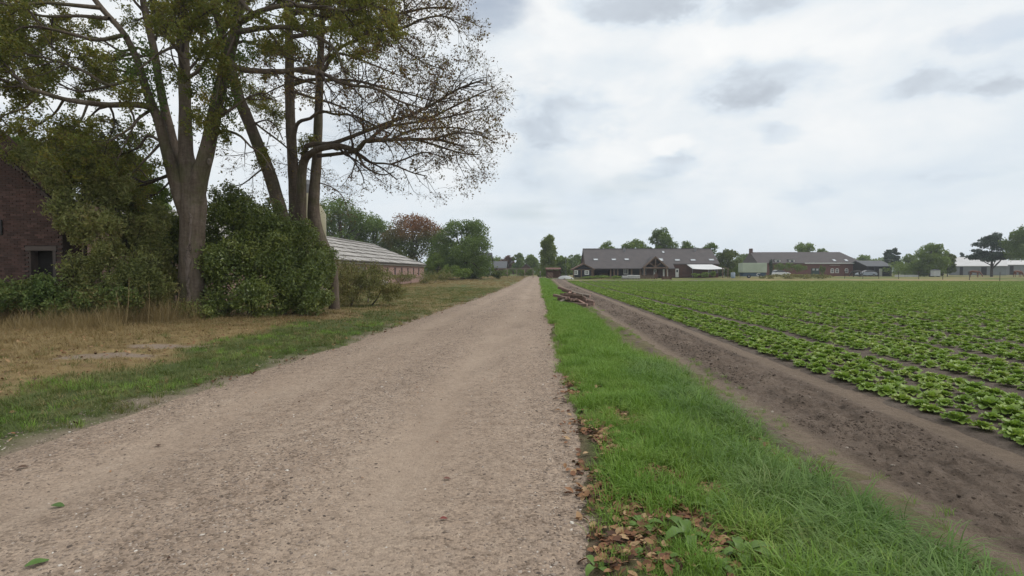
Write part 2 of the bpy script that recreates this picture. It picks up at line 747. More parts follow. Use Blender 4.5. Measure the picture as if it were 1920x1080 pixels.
def z_track(x, y):
    t = trace(x, y)
    clod = np.exp(-((x - 3.5) / .62) ** 4)
    c1 = np.clip(fbm(x * 4.5, y * 3.2, 4, 41), -.3, 1)
    z = -.10 + .012 * clod - .02 * t + (1 - .85 * t) * (.045 + .025 * clod) * c1 * (.3 + clod) + (1 - t * .8) * .030 * (.4 + clod) * fbm(x * 15, y * 11, 4, 43)
    z = z + .016 * np.maximum(0, np.sin(y * 2 * np.pi / .17 + 3 * fbm(x * 2, y * 1, 2, 47))) * t * (fbm(x * 1.5, y * .6, 2, 48) > .05) * .4
    z = z - .3 * np.clip(2.45 - x, 0, 1)
    return hf(y) + z


def bed(x):
    return (x - XC) % 2.2


def z_field(x, y):
    b = bed(x)
    f = np.exp(-((b - 1.90) / .17) ** 2)
    return hf(y) - .085 - .07 * f + .022 * fbm(x * 4, y * 4, 3, 51) - .2 * np.clip(XC - .12 - x, 0, 1)


def dry(x, y):                              # 0 green, 1 straw and leaf litter
    e = xl(y) - x
    d = smooth(2.1, 3.1, e + 1.1 * fbm(x * .8, y * .55, 4, 61)) * (1 - smooth(17, 24, y))
    m = smooth(14, 22, y) * (.36 + .55 * fbm(x * .35, y * .16, 4, 63) + .25 * smooth(4, 9, e))
    return np.clip(d + m + .5 * np.clip(fbm(x * 2.3, y * 1.7, 3, 66) - .22, 0, 1), 0, 1)


def sand(x, y):
    c = G(195, 676)
    c2 = G(300, 655)
    r1 = ((x - c.x) / .85) ** 2 + ((y - c.y) / .42) ** 2
    r2 = ((x - c2.x) / .8) ** 2 + ((y - c2.y) / .3) ** 2
    r = np.minimum(r1, r2) + 1.1 * fbm(x * 3, y * 3, 3, 71)
    e = xl(y) - x
    return np.maximum(1 - smooth(.55, 1.25, r), (1 - smooth(.0, .40, e + .5 * fbm(x * 2.2, y * 1.6, 4, 72))) * .75)


def z_mead(x, y):
    e = xl(y) - x
    z = .035 * smooth(-.05, .5, e) - .30 * np.clip(.02 - e, 0, 1) + .06 * smooth(1.5, 5, e)
    return hf(y) + z + .035 * fbm(x * 1.2, y * 1.0, 4, 81) + .014 * fbm(x * 5, y * 5, 3, 82)


def rows(y0, y1, k, mn):
    ys = [y0]
    while ys[-1] < y1:
        ys.append(ys[-1] + max(mn, k * abs(ys[-1])))
    return np.array(ys)


def sheet(name, xs, ys, zf, mat, attrs=None, xwarp=None):
    gx, gy = np.meshgrid(xs, ys)
    if xwarp:
        gx = xwarp(gx, gy)
    gz = zf(gx, gy)
    v = np.stack([gx, gy, gz], -1).reshape(-1, 3)
    nx, ny = len(xs), len(ys)
    i = (np.arange(ny - 1) * nx)[:, None] + np.arange(nx - 1)[None, :]
    q = np.stack([i, i + 1, i + nx + 1, i + nx], -1).reshape(-1, 4)
    at = {k: f(gx, gy).reshape(-1) for k, f in (attrs or {}).items()}
    o = obj_np(name, v, [q], mat, attrs=at)
    return tag(o, kind='structure')


# ---- materials of the ground
def mat_road():
    t = NT('gravel_road')
    p = t.pos()
    ps = t.pos((1, .22, 1))
    a = t.noise(ps, 1.3, 5, .6, .3)
    b = t.noise(p, 7, 6, .65)
    wear = t.attr('wear')
    col = t.ramp(a, [(.28, (.245, .176, .127)), (.5, (.312, .233, .172)), (.72, (.368, .285, .217))])
    col = t.mix(.55, col, t.ramp(b, [(.3, (.17, .130, .105)), (.52, (.315, .252, .205)), (.75, (.41, .34, .283))]))
    col = t.mix(t.math('MULTIPLY', wear, .65), col, t.ramp(a, [(.3, (.335, .256, .194)), (.7, (.405, .322, .252))]))
    darkn = t.ramp(t.noise(t.pos((1, .5, 1)), .9, 5, .65, .5), [(.50, 0.0), (.68, .40)])
    col = t.mix(darkn, col, (.20, .152, .118))  # broad darker patches, spread at random
    g = t.voro(p, 55, out='Color')
    gs = t.n('ShaderNodeSeparateColor')
    t.l(g, gs.inputs[0])
    col = t.mix(t.math('SUBTRACT', .72, t.math('MULTIPLY', wear, .5)), col, t.mix(1.0, col, t.ramp(gs.outputs[0], [(0, (.30, .28, .26)), (.3, (.85, .84, .83)), (.6, (1, 1, 1)), (1, (1.4, 1.37, 1.32))]), 'MULTIPLY'))  # dark cells put small shadows of pebbles and clumps into the colour
    fine = t.noise(p, 140, 3, .7)
    col = t.mix(.5, col, t.mix(1.0, col, t.ramp(fine, [(.3, (.55, .53, .5)), (.7, (1.35, 1.35, 1.33))]), 'MULTIPLY'))
    v1 = t.math('SUBTRACT', 1.0, t.voro(p, 55))
    nb = t.bump(t.noise(p, 12, 5, .6), .35, .03)
    nb = t.bump(v1, .55, .012, nb)
    nb = t.bump(fine, .5, .006, nb)
    return t.done(col, .92, nb, .15)


def mat_soil(name, c1, c2, c3, tr=True):
    t = NT(name)
    p = t.pos()
    a = t.noise(t.pos((1, .35, 1)), 2.6, 6, .62, .4)
    b = t.noise(p, 17, 5, .65)
    col = t.ramp(t.math('ADD', t.math('MULTIPLY', a, .6), t.math('MULTIPLY', b, .4)), [(.34, c1), (.5, c2), (.68, c3)])
    if tr:
        col = t.mix(t.math('MULTIPLY', t.attr('trace'), .8), col, t.ramp(t.noise(p, 9, 5, .6), [(.3, (.20, .150, .112)), (.7, (.29, .225, .165))]))
    fine = t.noise(p, 90, 4, .7)
    col = t.mix(.5, col, t.mix(1.0, col, t.ramp(fine, [(.3, (.6, .58, .56)), (.7, (1.3, 1.3, 1.28))]), 'MULTIPLY'))
    nb = t.bump(t.noise(p, 14, 6, .65), .9, .06)
    nb = t.bump(t.noise(p, 38, 5, .7), .9, .03, nb)
    nb = t.bump(fine, .5, .01, nb)
    return t.done(col, .9, nb, .2)


def mat_turf(name, green, straw, brown):
    t = NT(name)
    p = t.pos()
    a = t.noise(p, 3.3, 6, .65, .3)
    f = t.noise(p, 60, 5, .7)
    mixv = t.math('ADD', t.math('MULTIPLY', a, .5), t.math('MULTIPLY', f, .5))
    cg = t.ramp(mixv, [(.35, tuple(x * .6 for x in green)), (.5, green), (.65, tuple(x * 1.25 for x in green))])
    cs = t.ramp(mixv, [(.35, brown), (.5, straw), (.66, tuple(x * 1.3 for x in straw))])
    col = t.mix(t.attr('dry'), cg, cs)
    col = t.mix(t.attr('sand'), col, t.ramp(f, [(.3, (.20, .152, .116)), (.7, (.34, .27, .212))]))
    nb = t.bump(f, .8, .03)
    nb = t.bump(t.noise(p, 20, 4, .6), .5, .04, nb)
    return t.done(col, .9, nb, .15)


m_road = mat_road()
m_track = mat_soil('track_soil', (.088, .067, .052), (.165, .125, .097), (.24, .188, .148))
m_fieldsoil = mat_soil('field_soil', (.095, .075, .060), (.15, .118, .095), (.20, .165, .135), False)
m_verge = mat_turf('verge_turf', (.085, .135, .028), (.165, .120, .082), (.085, .062, .046))
m_mead = mat_turf('meadow_turf', (.080, .105, .034), (.27, .20, .095), (.15, .095, .055))


def mat_far():
    t = NT('far_ground')
    p = t.pos()
    a = t.noise(p, .05, 6, .6, .5)
    b = t.noise(p, 1.2, 5, .65)
    col = t.ramp(t.math('ADD', t.math('MULTIPLY', a, .7), t.math('MULTIPLY', b, .3)),
                 [(.38, (.07, .115, .030)), (.48, (.13, .145, .045)), (.56, (.26, .21, .10)), (.7, (.20, .165, .085))])
    return t.done(col, .9, t.bump(b, .5, .1), .1)


LIT = [(1290, 985, .36, .22), (1185, 1035, .28, .2), (1235, 905, .25, .2), (1370, 1045, .34, .18), (1180, 960, .16, .15), (1160, 790, .12, .3), (1135, 835, .13, .35), (1330, 925, .16, .12), (1075, 725, .09, .6), (1125, 930, .13, .15), (1440, 1070, .20, .09), (1050, 650, .07, .8)]


def litter(x, y):
    k = 0 * x
    for px, py, rx, ry in LIT:
        g = G(px, py)
        k = np.maximum(k, np.exp(-(((x - g.x) / rx) ** 2 + ((y - g.y) / ry) ** 2)))
    return smooth(.22, .85, k + .75 * fbm(x * 5, y * 5, 4, 95))


# far ground: one sheet to the horizon, sunk under the near sheets
gx = np.array([-700, -500, -300, -150, -90, -58, -52, -30, 0, 40, 80, 96, 102, 140, 300, 500, 700.])
gy = np.array([-60, -6, -2, 10, 30, 50, 76, 80, 84, 88, 92, 96, 100, 106, 112, 118, 124, 130, 150, 200, 300, 500, 620, 700.])


def z_ground(x, y):
    inside = (x > -57) & (x < 101) & (y > -5) & (y < 85)
    left = (x > -57) & (x < 6) & (y > -5) & (y < 127)
    return hf(y) - .02 - .35 * (inside | left)


sheet('ground', gx, gy, z_ground, mat_far())
ZERO = lambda x, y: 0 * x
sheet('meadow', np.concatenate([np.arange(-60, -16, 1.0), np.arange(-16, -1.9, .14)]), rows(-3, 132, .012, .14), z_mead, m_mead, {'dry': dry, 'sand': sand})
sheet('gravel_road', np.linspace(0, 1, 110), rows(.6, 133, .007, .03), z_road, m_road, {'wear': wear_f},
      lambda u, y: (xl(y) - .7) + u * (XR + .45 - xl(y) + .7))
sheet('grass_verge', np.arange(.02, 2.92, .05), rows(.8, 104, .008, .05), z_verge, m_verge,
      {'dry': lambda x, y: np.clip((1 - smooth(.40, .60, x + .2 * fbm(x * 2, y * 1.3, 3, 91))) * .8 + litter(x, y) + .75 * smooth(1.8, 2.3, x + .4 * fbm(x * 2, y, 3, 105)), 0, 1), 'sand': lambda x, y: smooth(1.75, 2.25, x + .3 * fbm(x * 2, y, 3, 105)) * .001})
sheet('dirt_track', np.arange(2.1, 4.95, .03), rows(1.0, 100, .0065, .03), z_track, m_track, {'trace': trace})
sheet('field_soil', np.concatenate([np.arange(4.4, 14, .11), np.arange(14, 101, .22)]), rows(-2, 88, .016, .2), z_field, m_fieldsoil)
# beyond the road's end: the farm yard
# ------------------------------------------------------------------ loose cover on the ground
def blade_tuft(n, h, spread, wd, lean, seed, segs=4, curl=.5):
    r = np.random.default_rng(seed)
    vs, fs, k = [], [], 0
    for i in range(n):
        a = r.uniform(0, 2 * np.pi)
        rad = spread * math.sqrt(r.uniform(0, 1))
        bx, by = rad * math.cos(a), rad * math.sin(a)
        hh = h * r.uniform(.55, 1.15)
        ld = r.uniform(0, 2 * np.pi) if r.uniform() < .5 else a + r.normal(0, .5)
        ln = lean * r.uniform(.3, 1.5)
        sx, sy = -math.sin(ld), math.cos(ld)
        w0 = wd * r.uniform(.7, 1.3)
        for s in range(segs + 1):
            t = s / segs
            out = hh * ln * (t ** 1.8)
            z = hh * (t - curl * ln * t ** 3)
            ww = w0 * (1 - t ** 1.6) * .5 + .0004
            cx, cy = bx + math.cos(ld) * out, by + math.sin(ld) * out
            vs += [(cx - sx * ww, cy - sy * ww, z), (cx + sx * ww, cy + sy * ww, z)]
        for s in range(segs):
            b = k + s * 2
            fs.append((b, b + 1, b + 3, b + 2))
        k += 2 * (segs + 1)
    return np.array(vs), np.array(fs)


def tufts(name, mat, specs):
    ms = []
    for i, s in enumerate(specs):
        v, f = blade_tuft(*s)
        me = mesh_np(f'{name}_{i}', v, [f])
        me.materials.append(mat)
        ms.append(me)
    return proto_collection(name, ms)


m_lush = grassmat('lush_grass', [(.080, .150, .022), (.128, .235, .032), (.172, .295, .046), (.225, .32, .065), (.31, .31, .12)])
m_long = grassmat('long_grass', [(.052, .108, .022), (.080, .155, .030), (.118, .21, .045), (.165, .25, .068), (.24, .26, .11)])
m_short = grassmat('short_grass', [(.060, .095, .022), (.090, .13, .030), (.125, .155, .045), (.19, .18, .07), (.28, .225, .11)])
m_straw = grassmat('straw_grass', [(.12, .080, .038), (.20, .145, .065), (.28, .21, .10), (.34, .265, .14), (.16, .15, .06)])
c_lush = tufts('lush_tuft', m_lush, [(26, .11, .08, .0042, .55, 1), (28, .13, .09, .0045, .65, 2), (24, .15, .07, .0048, .8, 3)])
c_long = tufts('long_tuft', m_long, [(26, .30, .09, .006, .9, 4, 5, .6), (24, .34, .10, .0065, 1.1, 5, 5, .6), (20, .26, .08, .0085, 1.0, 6, 5, .7)])
c_short = tufts('short_tuft', m_short, [(14, .07, .07, .005, .8, 7, 3), (15, .09, .08, .005, .7, 8, 3), (12, .06, .07, .005, 1.0, 9, 3)])
c_straw = tufts('straw_tuft', m_straw, [(16, .16, .09, .004, 1.0, 10, 4), (14, .22, .08, .004, .9, 11, 4), (14, .12, .10, .005, 1.3, 12, 3)])
c_tall = tufts('tall_straw', m_straw, [(14, .75, .14, .006, .5, 13, 5), (12, .95, .12, .006, .45, 14, 5), (16, .6, .16, .006, .7, 15, 5)])
# broad clumps for the distance, where a blade is finer than a pixel
c_lushfar = tufts('lush_clump', m_lush, [(40, .13, .30, .016, .6, 16, 2), (40, .16, .28, .016, .7, 17, 2)])
c_dryfar = tufts('dry_clump', m_straw, [(36, .12, .34, .014, .9, 18, 2), (36, .16, .30, .014, .8, 19, 2)])
c_shortfar = tufts('short_clump', m_short, [(36, .09, .32, .015, .8, 20, 2), (36, .11, .30, .015, .8, 21, 2)])


def rand_pts(n, x0, x1, y0, y1):
    """more points towards the camera"""
    u = RNG.uniform(0, 1, n)
    y = y0 + (y1 - y0) * u
    return RNG.uniform(x0, x1, n), y


def lay(name, coll, n, x0, x1, y0, y1, zf, keep, scl, label, tilt=.12):
    x, y = rand_pts(n, x0, x1, y0, y1)
    p = keep(x, y)
    k = RNG.uniform(0, 1, n) < p
    x, y = x[k], y[k]
    # keep inside a generous wedge around the view
    m = (x < y * 1.15 + 3) & (x > -y * 1.25 - 4)
    x, y = x[m], y[m]
    s = scl(x, y) * RNG.uniform(.7, 1.3, len(x))
    return scatter(name, np.stack([x, y, zf(x, y) - .008], 1), RNG.uniform(0, 6.28, len(x)), s, coll, label, tilt)


def verge_keep(x, y):
    edge = smooth(.36, .62, x + .22 * fbm(x * 2, y * 1.4, 3, 101)) * (1 - smooth(1.95, 2.40, x + .45 * fbm(x * 2, y * .9, 3, 102))) * (1 - .6 * smooth(1.5, 2.1, x + .3 * fbm(x, y * .5, 3, 104)) * smooth(8, 12, y))
    return edge * (1 - .88 * litter(x, y))


lay('verge_grass', c_lush, 6800, .3, 2.7, 1.5, 10, z_verge, verge_keep, lambda x, y: (.85 + .45 * smooth(.6, 1.6, x)) * (1 + .55 * fbm(x * 2.2, y * 1.6, 3, 106)), 'lush green grass on the verge beside the gravel road')
lay('verge_grass', c_lush, 7500, .3, 2.7, 10, 34, z_verge, verge_keep, lambda x, y: 1.15 + 0 * x, 'lush green grass on the verge farther along the road')
lay('verge_grass', c_lushfar, 4200, .3, 2.75, 32, 101, z_verge, verge_keep, lambda x, y: .85 + 0 * x, 'bright green grass strip at the far end of the verge')
lay('long_grass', c_long, 2600, 1.05, 2.65, 1.5, 9.5, z_verge,
    lambda x, y: smooth(1.1, 1.6, x + .3 * fbm(x * 2, y, 3, 111)) * (1 - smooth(2.0, 2.40, x + .4 * fbm(x * 2, y * 1.5, 3, 112))) * (1 - .75 * smooth(5.5, 9, y)) * (.35 + .65 * smooth(-.2, .2, fbm(x * 1.8, y * 1.2, 3, 113))) * (1 - litter(x, y)),
    lambda x, y: .72 + .34 * smooth(1.4, 2.0, x), 'long arching grass between verge and dirt track')
lay('track_weeds', c_lush, 900, 2.3, 3.2, 1.8, 40, z_track, lambda x, y: (1 - smooth(2.4, 3.1, x)) * smooth(.05, .3, fbm(x * 2, y * 1.0, 3, 121)), lambda x, y: .7 + 0 * x, 'sparse grass sprouting along the tyre trace')


def left_edge(x, y):
    e = xl(y) - x
    return smooth(-.10, .30, e + .45 * fbm(x * 2.0, y * 1.5, 4, 131))


lay('roadside_grass', c_short, 9500, -9.5, -3.5, 3.0, 14, z_mead, lambda x, y: left_edge(x, y) * (1 - .93 * dry(x, y)) * (1 - sand(x, y)) * (.6 + .4 * smooth(-.3, .1, fbm(x * 2, y * 2, 3, 141))), lambda x, y: 1.1 + 0 * x, 'short green grass left of the gravel road')
lay('roadside_grass', c_lush, 2600, -9.5, -3.5, 3.0, 16, z_mead, lambda x, y: left_edge(x, y) * (1 - dry(x, y)) * (1 - sand(x, y)) * smooth(-.05, .3, fbm(x * 1.3, y * 1.3, 3, 143)), lambda x, y: .8 + 0 * x, 'greener grass tufts left of the gravel road')
lay('straw_grass', c_straw, 5200, -15, -4.2, 4.0, 17, z_mead, lambda x, y: left_edge(x, y) * (.10 + .9 * dry(x, y)) * (1 - sand(x, y)), lambda x, y: .75 + .35 * smooth(-7, -10, x), 'dry straw coloured grass under the beech trees')
lay('mown_grass', c_shortfar, 5200, -13, -2.4, 14, 50, z_mead, lambda x, y: left_edge(x, y) * (1 - .8 * dry(x, y)), lambda x, y: .8 + 0 * x, 'short yellow green grass of the mown strip by the road')
lay('mown_straw', c_dryfar, 5200, -15, -2.4, 14, 60, z_mead, lambda x, y: left_edge(x, y) * (.12 + dry(x, y)), lambda x, y: .7 + 0 * x, 'yellowed grass of the mown strip by the road')
lay('mown_straw', c_dryfar, 3500, -18, -1.6, 58, 125, z_mead, lambda x, y: left_edge(x, y) * (.3 + dry(x, y)), lambda x, y: 1.0 + 0 * x, 'yellowed grass towards the far end of the road')
lay('tall_straw', c_tall, 3800, -17, -9.2, 12.2, 16.6, z_mead, lambda x, y: smooth(-.3, .12, fbm(x * .9, y * .9, 3, 151) + .12) * smooth(12.4, 13.6, y) * (1 - smooth(-11.2, -10.2, x)), lambda x, y: .55 + .35 * smooth(13, 14.5, y), 'tall dead grass stalks before the brick gable', .2)

# fallen leaves
def leaf_proto(name, mat, n=4, L=.075):
    ms = []
    for i in range(n):
        r = np.random.default_rng(300 + i)
        k = 5
        t = np.linspace(0, 1, k)
        wd = np.sin(np.pi * np.clip(t, .03, .97)) ** .8 * L * .32
        cu = r.uniform(.1, .55)
        z = .012 + L * cu * (t - .5) ** 2 * r.choice([1, -.4]) + .006
        v = []
        for j in range(k):
            e = wd[j] * r.uniform(.15, .6)
            v += [((t[j] - .5) * L, -wd[j], z[j] + e), ((t[j] - .5) * L, 0, z[j]), ((t[j] - .5) * L, wd[j], z[j] + e * r.uniform(.3, 1.1))]
        f = []
        for j in range(k - 1):
            b = j * 3
            f += [(b, b + 1, b + 4, b + 3), (b + 1, b + 2, b + 5, b + 4)]
        me = mesh_np(f'{name}_{i}', np.array(v), [np.array(f)])
        me.materials.append(mat)
        ms.append(me)
    return proto_collection(name, ms)


def mat_deadleaf():
    t = NT('dead_leaf')
    r_ = t.n('ShaderNodeObjectInfo').outputs['Random']
    col = t.ramp(r_, [(0, (.075, .040, .026)), (.3, (.15, .070, .038)), (.6, (.235, .115, .058)), (.85, (.30, .175, .09)), (1, (.40, .27, .15))])
    return t.done(col, .7, None, .25)


m_dead = mat_deadleaf()
c_dead = leaf_proto('dead_leaf', m_dead, 6, .058)


def flat(name, n, x0, x1, y0, y1, zf, keep, label, s=1.0):
    lay(name, c_dead, n, x0, x1, y0, y1, lambda x, y: zf(x, y) + .010, keep, lambda x, y: s + 0 * x, label, .35)


zmaxv = lambda x, y: np.maximum(z_verge(x, y), z_road(x, y))
zmaxm = lambda x, y: np.maximum(z_mead(x, y), z_road(x, y))
flat('fallen_leaves', 15000, .22, 2.2, 1.6, 8, zmaxv, lambda x, y: np.clip(litter(x, y) + .05 + .30 * np.exp(-((x - .50) / .18) ** 2) * smooth(-.1, .3, fbm(x, y * 1.1, 3, 161)), 0, 1), 'brown fallen leaves in the grass at the right road edge')
flat('fallen_leaves', 1500, .2, .85, 7, 60, zmaxv, lambda x, y: np.exp(-((x - .48) / .14) ** 2) * (.35 + .65 * smooth(-.1, .25, fbm(x, y * .5, 3, 162))), 'brown fallen leaves lining the right road edge', 1.15)
flat('fallen_leaves', 3000, -5.0, -2.6, 7, 60, zmaxm, lambda x, y: np.exp(-(((xl(y) - x) - .12) / .22) ** 2) * .9, 'brown fallen leaves lining the left road edge', 1.2)
flat('fallen_leaves', 3800, -15, -4.4, 4, 19, zmaxm, lambda x, y: dry(x, y) * .75 + .05, 'brown leaf litter below the beech trees', 1.05)
flat('fallen_leaves', 420, -4.6, .4, 2.4, 22, zmaxm, lambda x, y: .4 + .6 * smooth(-.1, .3, fbm(x * .6, y * .4, 3, 163)), 'scattered brown leaf scraps on the gravel', .42)


# gravel
def rock_mesh(name, seed, mat, sub=1):
    bm = bmesh.new()
    bmesh.ops.create_icosphere(bm, subdivisions=sub, radius=1)
    r = random.Random(seed)
    for v in bm.verts:
        v.co *= r.uniform(.72, 1.15)
        v.co.z *= .62
        v.co.x *= 1.25
    me = bpy.data.meshes.new(name)
    bm.to_mesh(me)
    bm.free()
    me.materials.append(mat)
    return me


def mat_stone():
    t = NT('gravel_stone')
    r_ = t.n('ShaderNodeObjectInfo').outputs['Random']
    col = t.ramp(r_, [(0, (.075, .058, .048)), (.35, (.15, .118, .098)), (.62, (.25, .20, .165)), (.85, (.34, .28, .232)), (.97, (.43, .37, .315)), (1, (.62, .58, .52))])  # darkest stone tones stand in for the small shadows of pebbles
    return t.done(col, .85, t.bump(t.noise(t.pos(), 60, 3), .3, .005), .2)


m_stone = mat_stone()
c_rock = proto_collection('stone', [rock_mesh(f'stone_{i}', i, m_stone) for i in range(4)])


def stones(n, y0, y1, lo, hi, label):
    u = RNG.uniform(0, 1, n)
    y = y0 * (y1 / y0) ** u
    x = RNG.uniform(-5.2, .75, n)
    band = (np.exp(-((x - .25) / .35) ** 2) * 1.4 + .9 * np.exp(-((x + 1.9) / .6) ** 2) + .35 + .7 * smooth(0, .3, fbm(x * 1.2, y * .5, 3, 171))) * (1 - .85 * wear_f(x, y))
    k = (RNG.uniform(0, 1.5, n) < band) & (x > xl(y) - .55) & (x > -y * 1.2 - 2)
    x, y = x[k], y[k]
    s = lo + (hi - lo) * RNG.power(.35, len(x))
    s = s * (.8 + .05 * y)
    z = np.maximum(z_road(x, y), z_mead(x, y)) - s * .25
    scatter('gravel', np.stack([x, y, z], 1), RNG.uniform(0, 6.28, len(x)), s, c_rock, label, .2)


stones(46000, 2.2, 11, .0035, .0115, 'loose fine gravel on the road surface')
stones(11000, 2.2, 34, .006, .019, 'coarser loose stones on the road surface')

# clods on the headland track
m_clod = plain('earth_clod', (.135, .102, .080), (.088, .067, .053), 9, .95, .6, .02, spec=.15, rnd=.35)
c_clod = proto_collection('clod', [rock_mesh(f'clod_{i}', 40 + i, m_clod, 1) for i in range(4)])
u = RNG.uniform(0, 1, 42000)
yy = 2.6 * (60 / 2.6) ** u
xx = 3.5 + RNG.normal(0, .55, 42000)
kk = (xx > 2.5) & (xx < 4.6) & (RNG.uniform(0, 1, 42000) < .15 + smooth(-.05, .3, fbm(xx * 1.6, yy * .7, 3, 181))) & (trace(xx, yy) < .35)
xx, yy = xx[kk], yy[kk]
ss = (.004 + .021 * RNG.power(.18, len(xx))) * (.9 + .02 * yy)
scatter('earth_clods', np.stack([xx, yy, z_track(xx, yy) - ss * .30], 1), RNG.uniform(0, 6.28, len(xx)), ss, c_clod, 'dark crumbled earth clods along the middle of the track', .4)
# pale stones on the track
n = 70
yy = RNG.uniform(3.0, 22, n)
xx = RNG.uniform(2.5, 4.6, n)
c_pale = proto_collection('pale_stone', [rock_mesh(f'pale_stone_{i}', 60 + i, plain(f'pale_stone_{i}', (.40, .35, .29), (.30, .255, .21), 20, .8)) for i in range(2)])
scatter('pale_stones', np.stack([xx, yy, z_track(xx, yy)], 1), RNG.uniform(0, 6.28, n), RNG.uniform(.007, .020, n), c_pale, 'pale stones lying on the dirt track', .3)

# ------------------------------------------------------------------ lettuce crop
def mat_lettuce():
    t = NT('lettuce_leaf')
    g = t.n('ShaderNodeNewGeometry')
    oi = t.n('ShaderNodeObjectInfo').outputs['Random']
    pick = t.math('ADD', t.math('MULTIPLY', g.outputs['Random Per Island'], .45), t.math('MULTIPLY', oi, .55))
    col = t.ramp(pick, [(0, (.150, .235, .038)), (.4, (.20, .305, .054)), (.75, (.265, .355, .075)), (1, (.36, .40, .13))])
    nb = t.bump(t.noise(t.pos(), 45, 3, .6), .35, .01)
    t.done(col, .46, nb, .35)
    tr = t.n('ShaderNodeBsdfTranslucent')
    t.l(t.mix(1.0, col, (1.2, 1.25, .7), 'MULTIPLY'), tr.inputs[0])
    ms = t.n('ShaderNodeMixShader')
    ms.inputs[0].default_value = .25
    t.l(t.p.outputs[0], ms.inputs[1])
    t.l(tr.outputs[0], ms.inputs[2])
    t.l(ms.outputs[0], t.t.nodes['Material Output'].inputs[0])
    return t.m


m_let = mat_lettuce()


def lettuce_mesh(name, seed):
    r = np.random.default_rng(seed)
    vs, fs, n = [], [], 0
    for ring, (cnt, L, wd, lift, curl) in enumerate([(10, .215, .16, .62, .62), (9, .195, .145, 1.0, .40), (7, .15, .115, 1.3, .12)]):
        for i in range(cnt):
            a = 2 * np.pi * (i + r.uniform(-.25, .25)) / cnt + ring * .5
            l = L * r.uniform(.8, 1.15)
            ww = wd * r.uniform(.8, 1.2)
            li = lift * r.uniform(.75, 1.2)
            px_, pz = .012 * (3 - ring), .015
            ang = li
            K = 4
            for s in range(K + 1):
                t = s / K
                hw = ww * .5 * (math.sin(math.pi * (t * .70 + .12)) ** .75)
                for q in (-1, -.5, 0, .5, 1):
                    rad = px_
                    zz_ = pz + abs(q) * hw * .45 + .020 * math.sin(8 * t + 3 * q + i) * abs(q)
                    y_ = q * hw
                    vs.append((rad * math.cos(a) - y_ * math.sin(a), rad * math.sin(a) + y_ * math.cos(a), zz_))
                px_ += l / K * math.cos(ang)
                pz += l / K * math.sin(ang)
                ang -= curl * .55
            for s in range(K):
                for q in range(4):
                    b = n + s * 5 + q
                    fs.append((b, b + 1, b + 6, b + 5))
            n += (K + 1) * 5
    me = mesh_np(name, np.array(vs), [np.array(fs)])
    me.materials.append(m_let)
    return me


let_meshes = [lettuce_mesh(f'lettuce_plant_{i}', 500 + i) for i in range(4)]
px_, py_ = [], []
k = 0
while XC + k * 2.2 < 84:
    for i in range(5):
        xr = XC + .12 + k * 2.2 + i * .37
        ys = np.arange(max(1.5, (xr - 3) / 1.15), 83.5, .31)
        ys = ys + RNG.normal(0, .035, len(ys)) + RNG.uniform(0, .3)
        keep = RNG.uniform(0, 1, len(ys)) > .025
        px_.append((xr + RNG.normal(0, .028, len(ys)))[keep])
        py_.append(ys[keep])
    k += 1
lx, ly = np.concatenate(px_), np.concatenate(py_)
ls = RNG.uniform(.42, .68, len(lx)) * (1 + .12 * fbm(lx * .4, ly * .4, 3, 191))
la = RNG.uniform(0, 6.28, len(lx))
lz = z_field(lx, ly) + .005
dist = np.hypot(lx, ly)
inview = (lx < ly * .86 + .1) & (ly > 4)
order = np.argsort(np.where(inview, dist, 1e6))
near_i, far_i = order[:300], order[300:]
LET = 'light green leafy lettuce plant in the nearest beds beside the dirt track'
lp = None
for j, i in enumerate(near_i):
    o = bpy.data.objects.new('lettuce_plant', let_meshes[int(RNG.integers(0, 4))])
    o.location = (lx[i], ly[i], lz[i])
    o.rotation_euler = (RNG.normal(0, .06), RNG.normal(0, .06), la[i])
    o.scale = (ls[i],) * 3
    link(o)
    tag(o, LET, 'lettuce', 'lettuce plants in the nearest beds')
c_let = proto_collection('lettuce', let_meshes)
scatter('lettuce_crop', np.stack([lx[far_i], ly[far_i], lz[far_i]], 1), la[far_i], ls[far_i], c_let, 'field of light green lettuce in long straight beds', .06)

# ================================================================== BUILDINGS
m_tile = plain('roof_tile', (.105, .092, .090), (.080, .072, .072), .8, .8, .3, .03)
m_brick_far = plain('dark_brick', (.125, .068, .055), (.085, .052, .045), 2.5, .9, .3, .02)
m_brick_red = plain('red_brick', (.185, .085, .070), (.125, .066, .058), 2.5, .9, .3, .02)
m_navy = plain('dark_boards', (.030, .030, .042), (.022, .022, .028), 2, .7, .2, .01, (8, 1, 1))
m_timber = plain('brown_timber', (.20, .135, .10), (.14, .095, .07), 3, .8, .3, .01)
m_white = plain('white_paint', (.72, .72, .70), (.62, .62, .60), 4, .6, .1)
m_glass = plain('window_glass', (.030, .035, .040), (.045, .05, .055), 1, .08, 0, spec=.6)
m_skyl = plain('sky_reflect_glass', (.55, .58, .60), (.45, .48, .50), 1, .15, 0, spec=.8)  # pale grey paints the sky's reflection into the glass colour
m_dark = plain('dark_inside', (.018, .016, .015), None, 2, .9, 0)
m_concrete = plain('concrete', (.36, .33, .29), (.26, .24, .21), 2, .9, .3, .01)
m_canvas = plain('white_canvas', (.68, .68, .67), (.60, .61, .61), 3, .8, .1)
m_lead = plain('grey_trim', (.25, .25, .26), (.18, .18, .19), 3, .6, .1)
m_rust = plain('rusty_brown', (.12, .058, .038), (.075, .042, .03), 4, .85, .4)
m_metal = plain('grey_metal', (.22, .22, .22), (.15, .15, .15), 4, .5, .1, metal=.4)


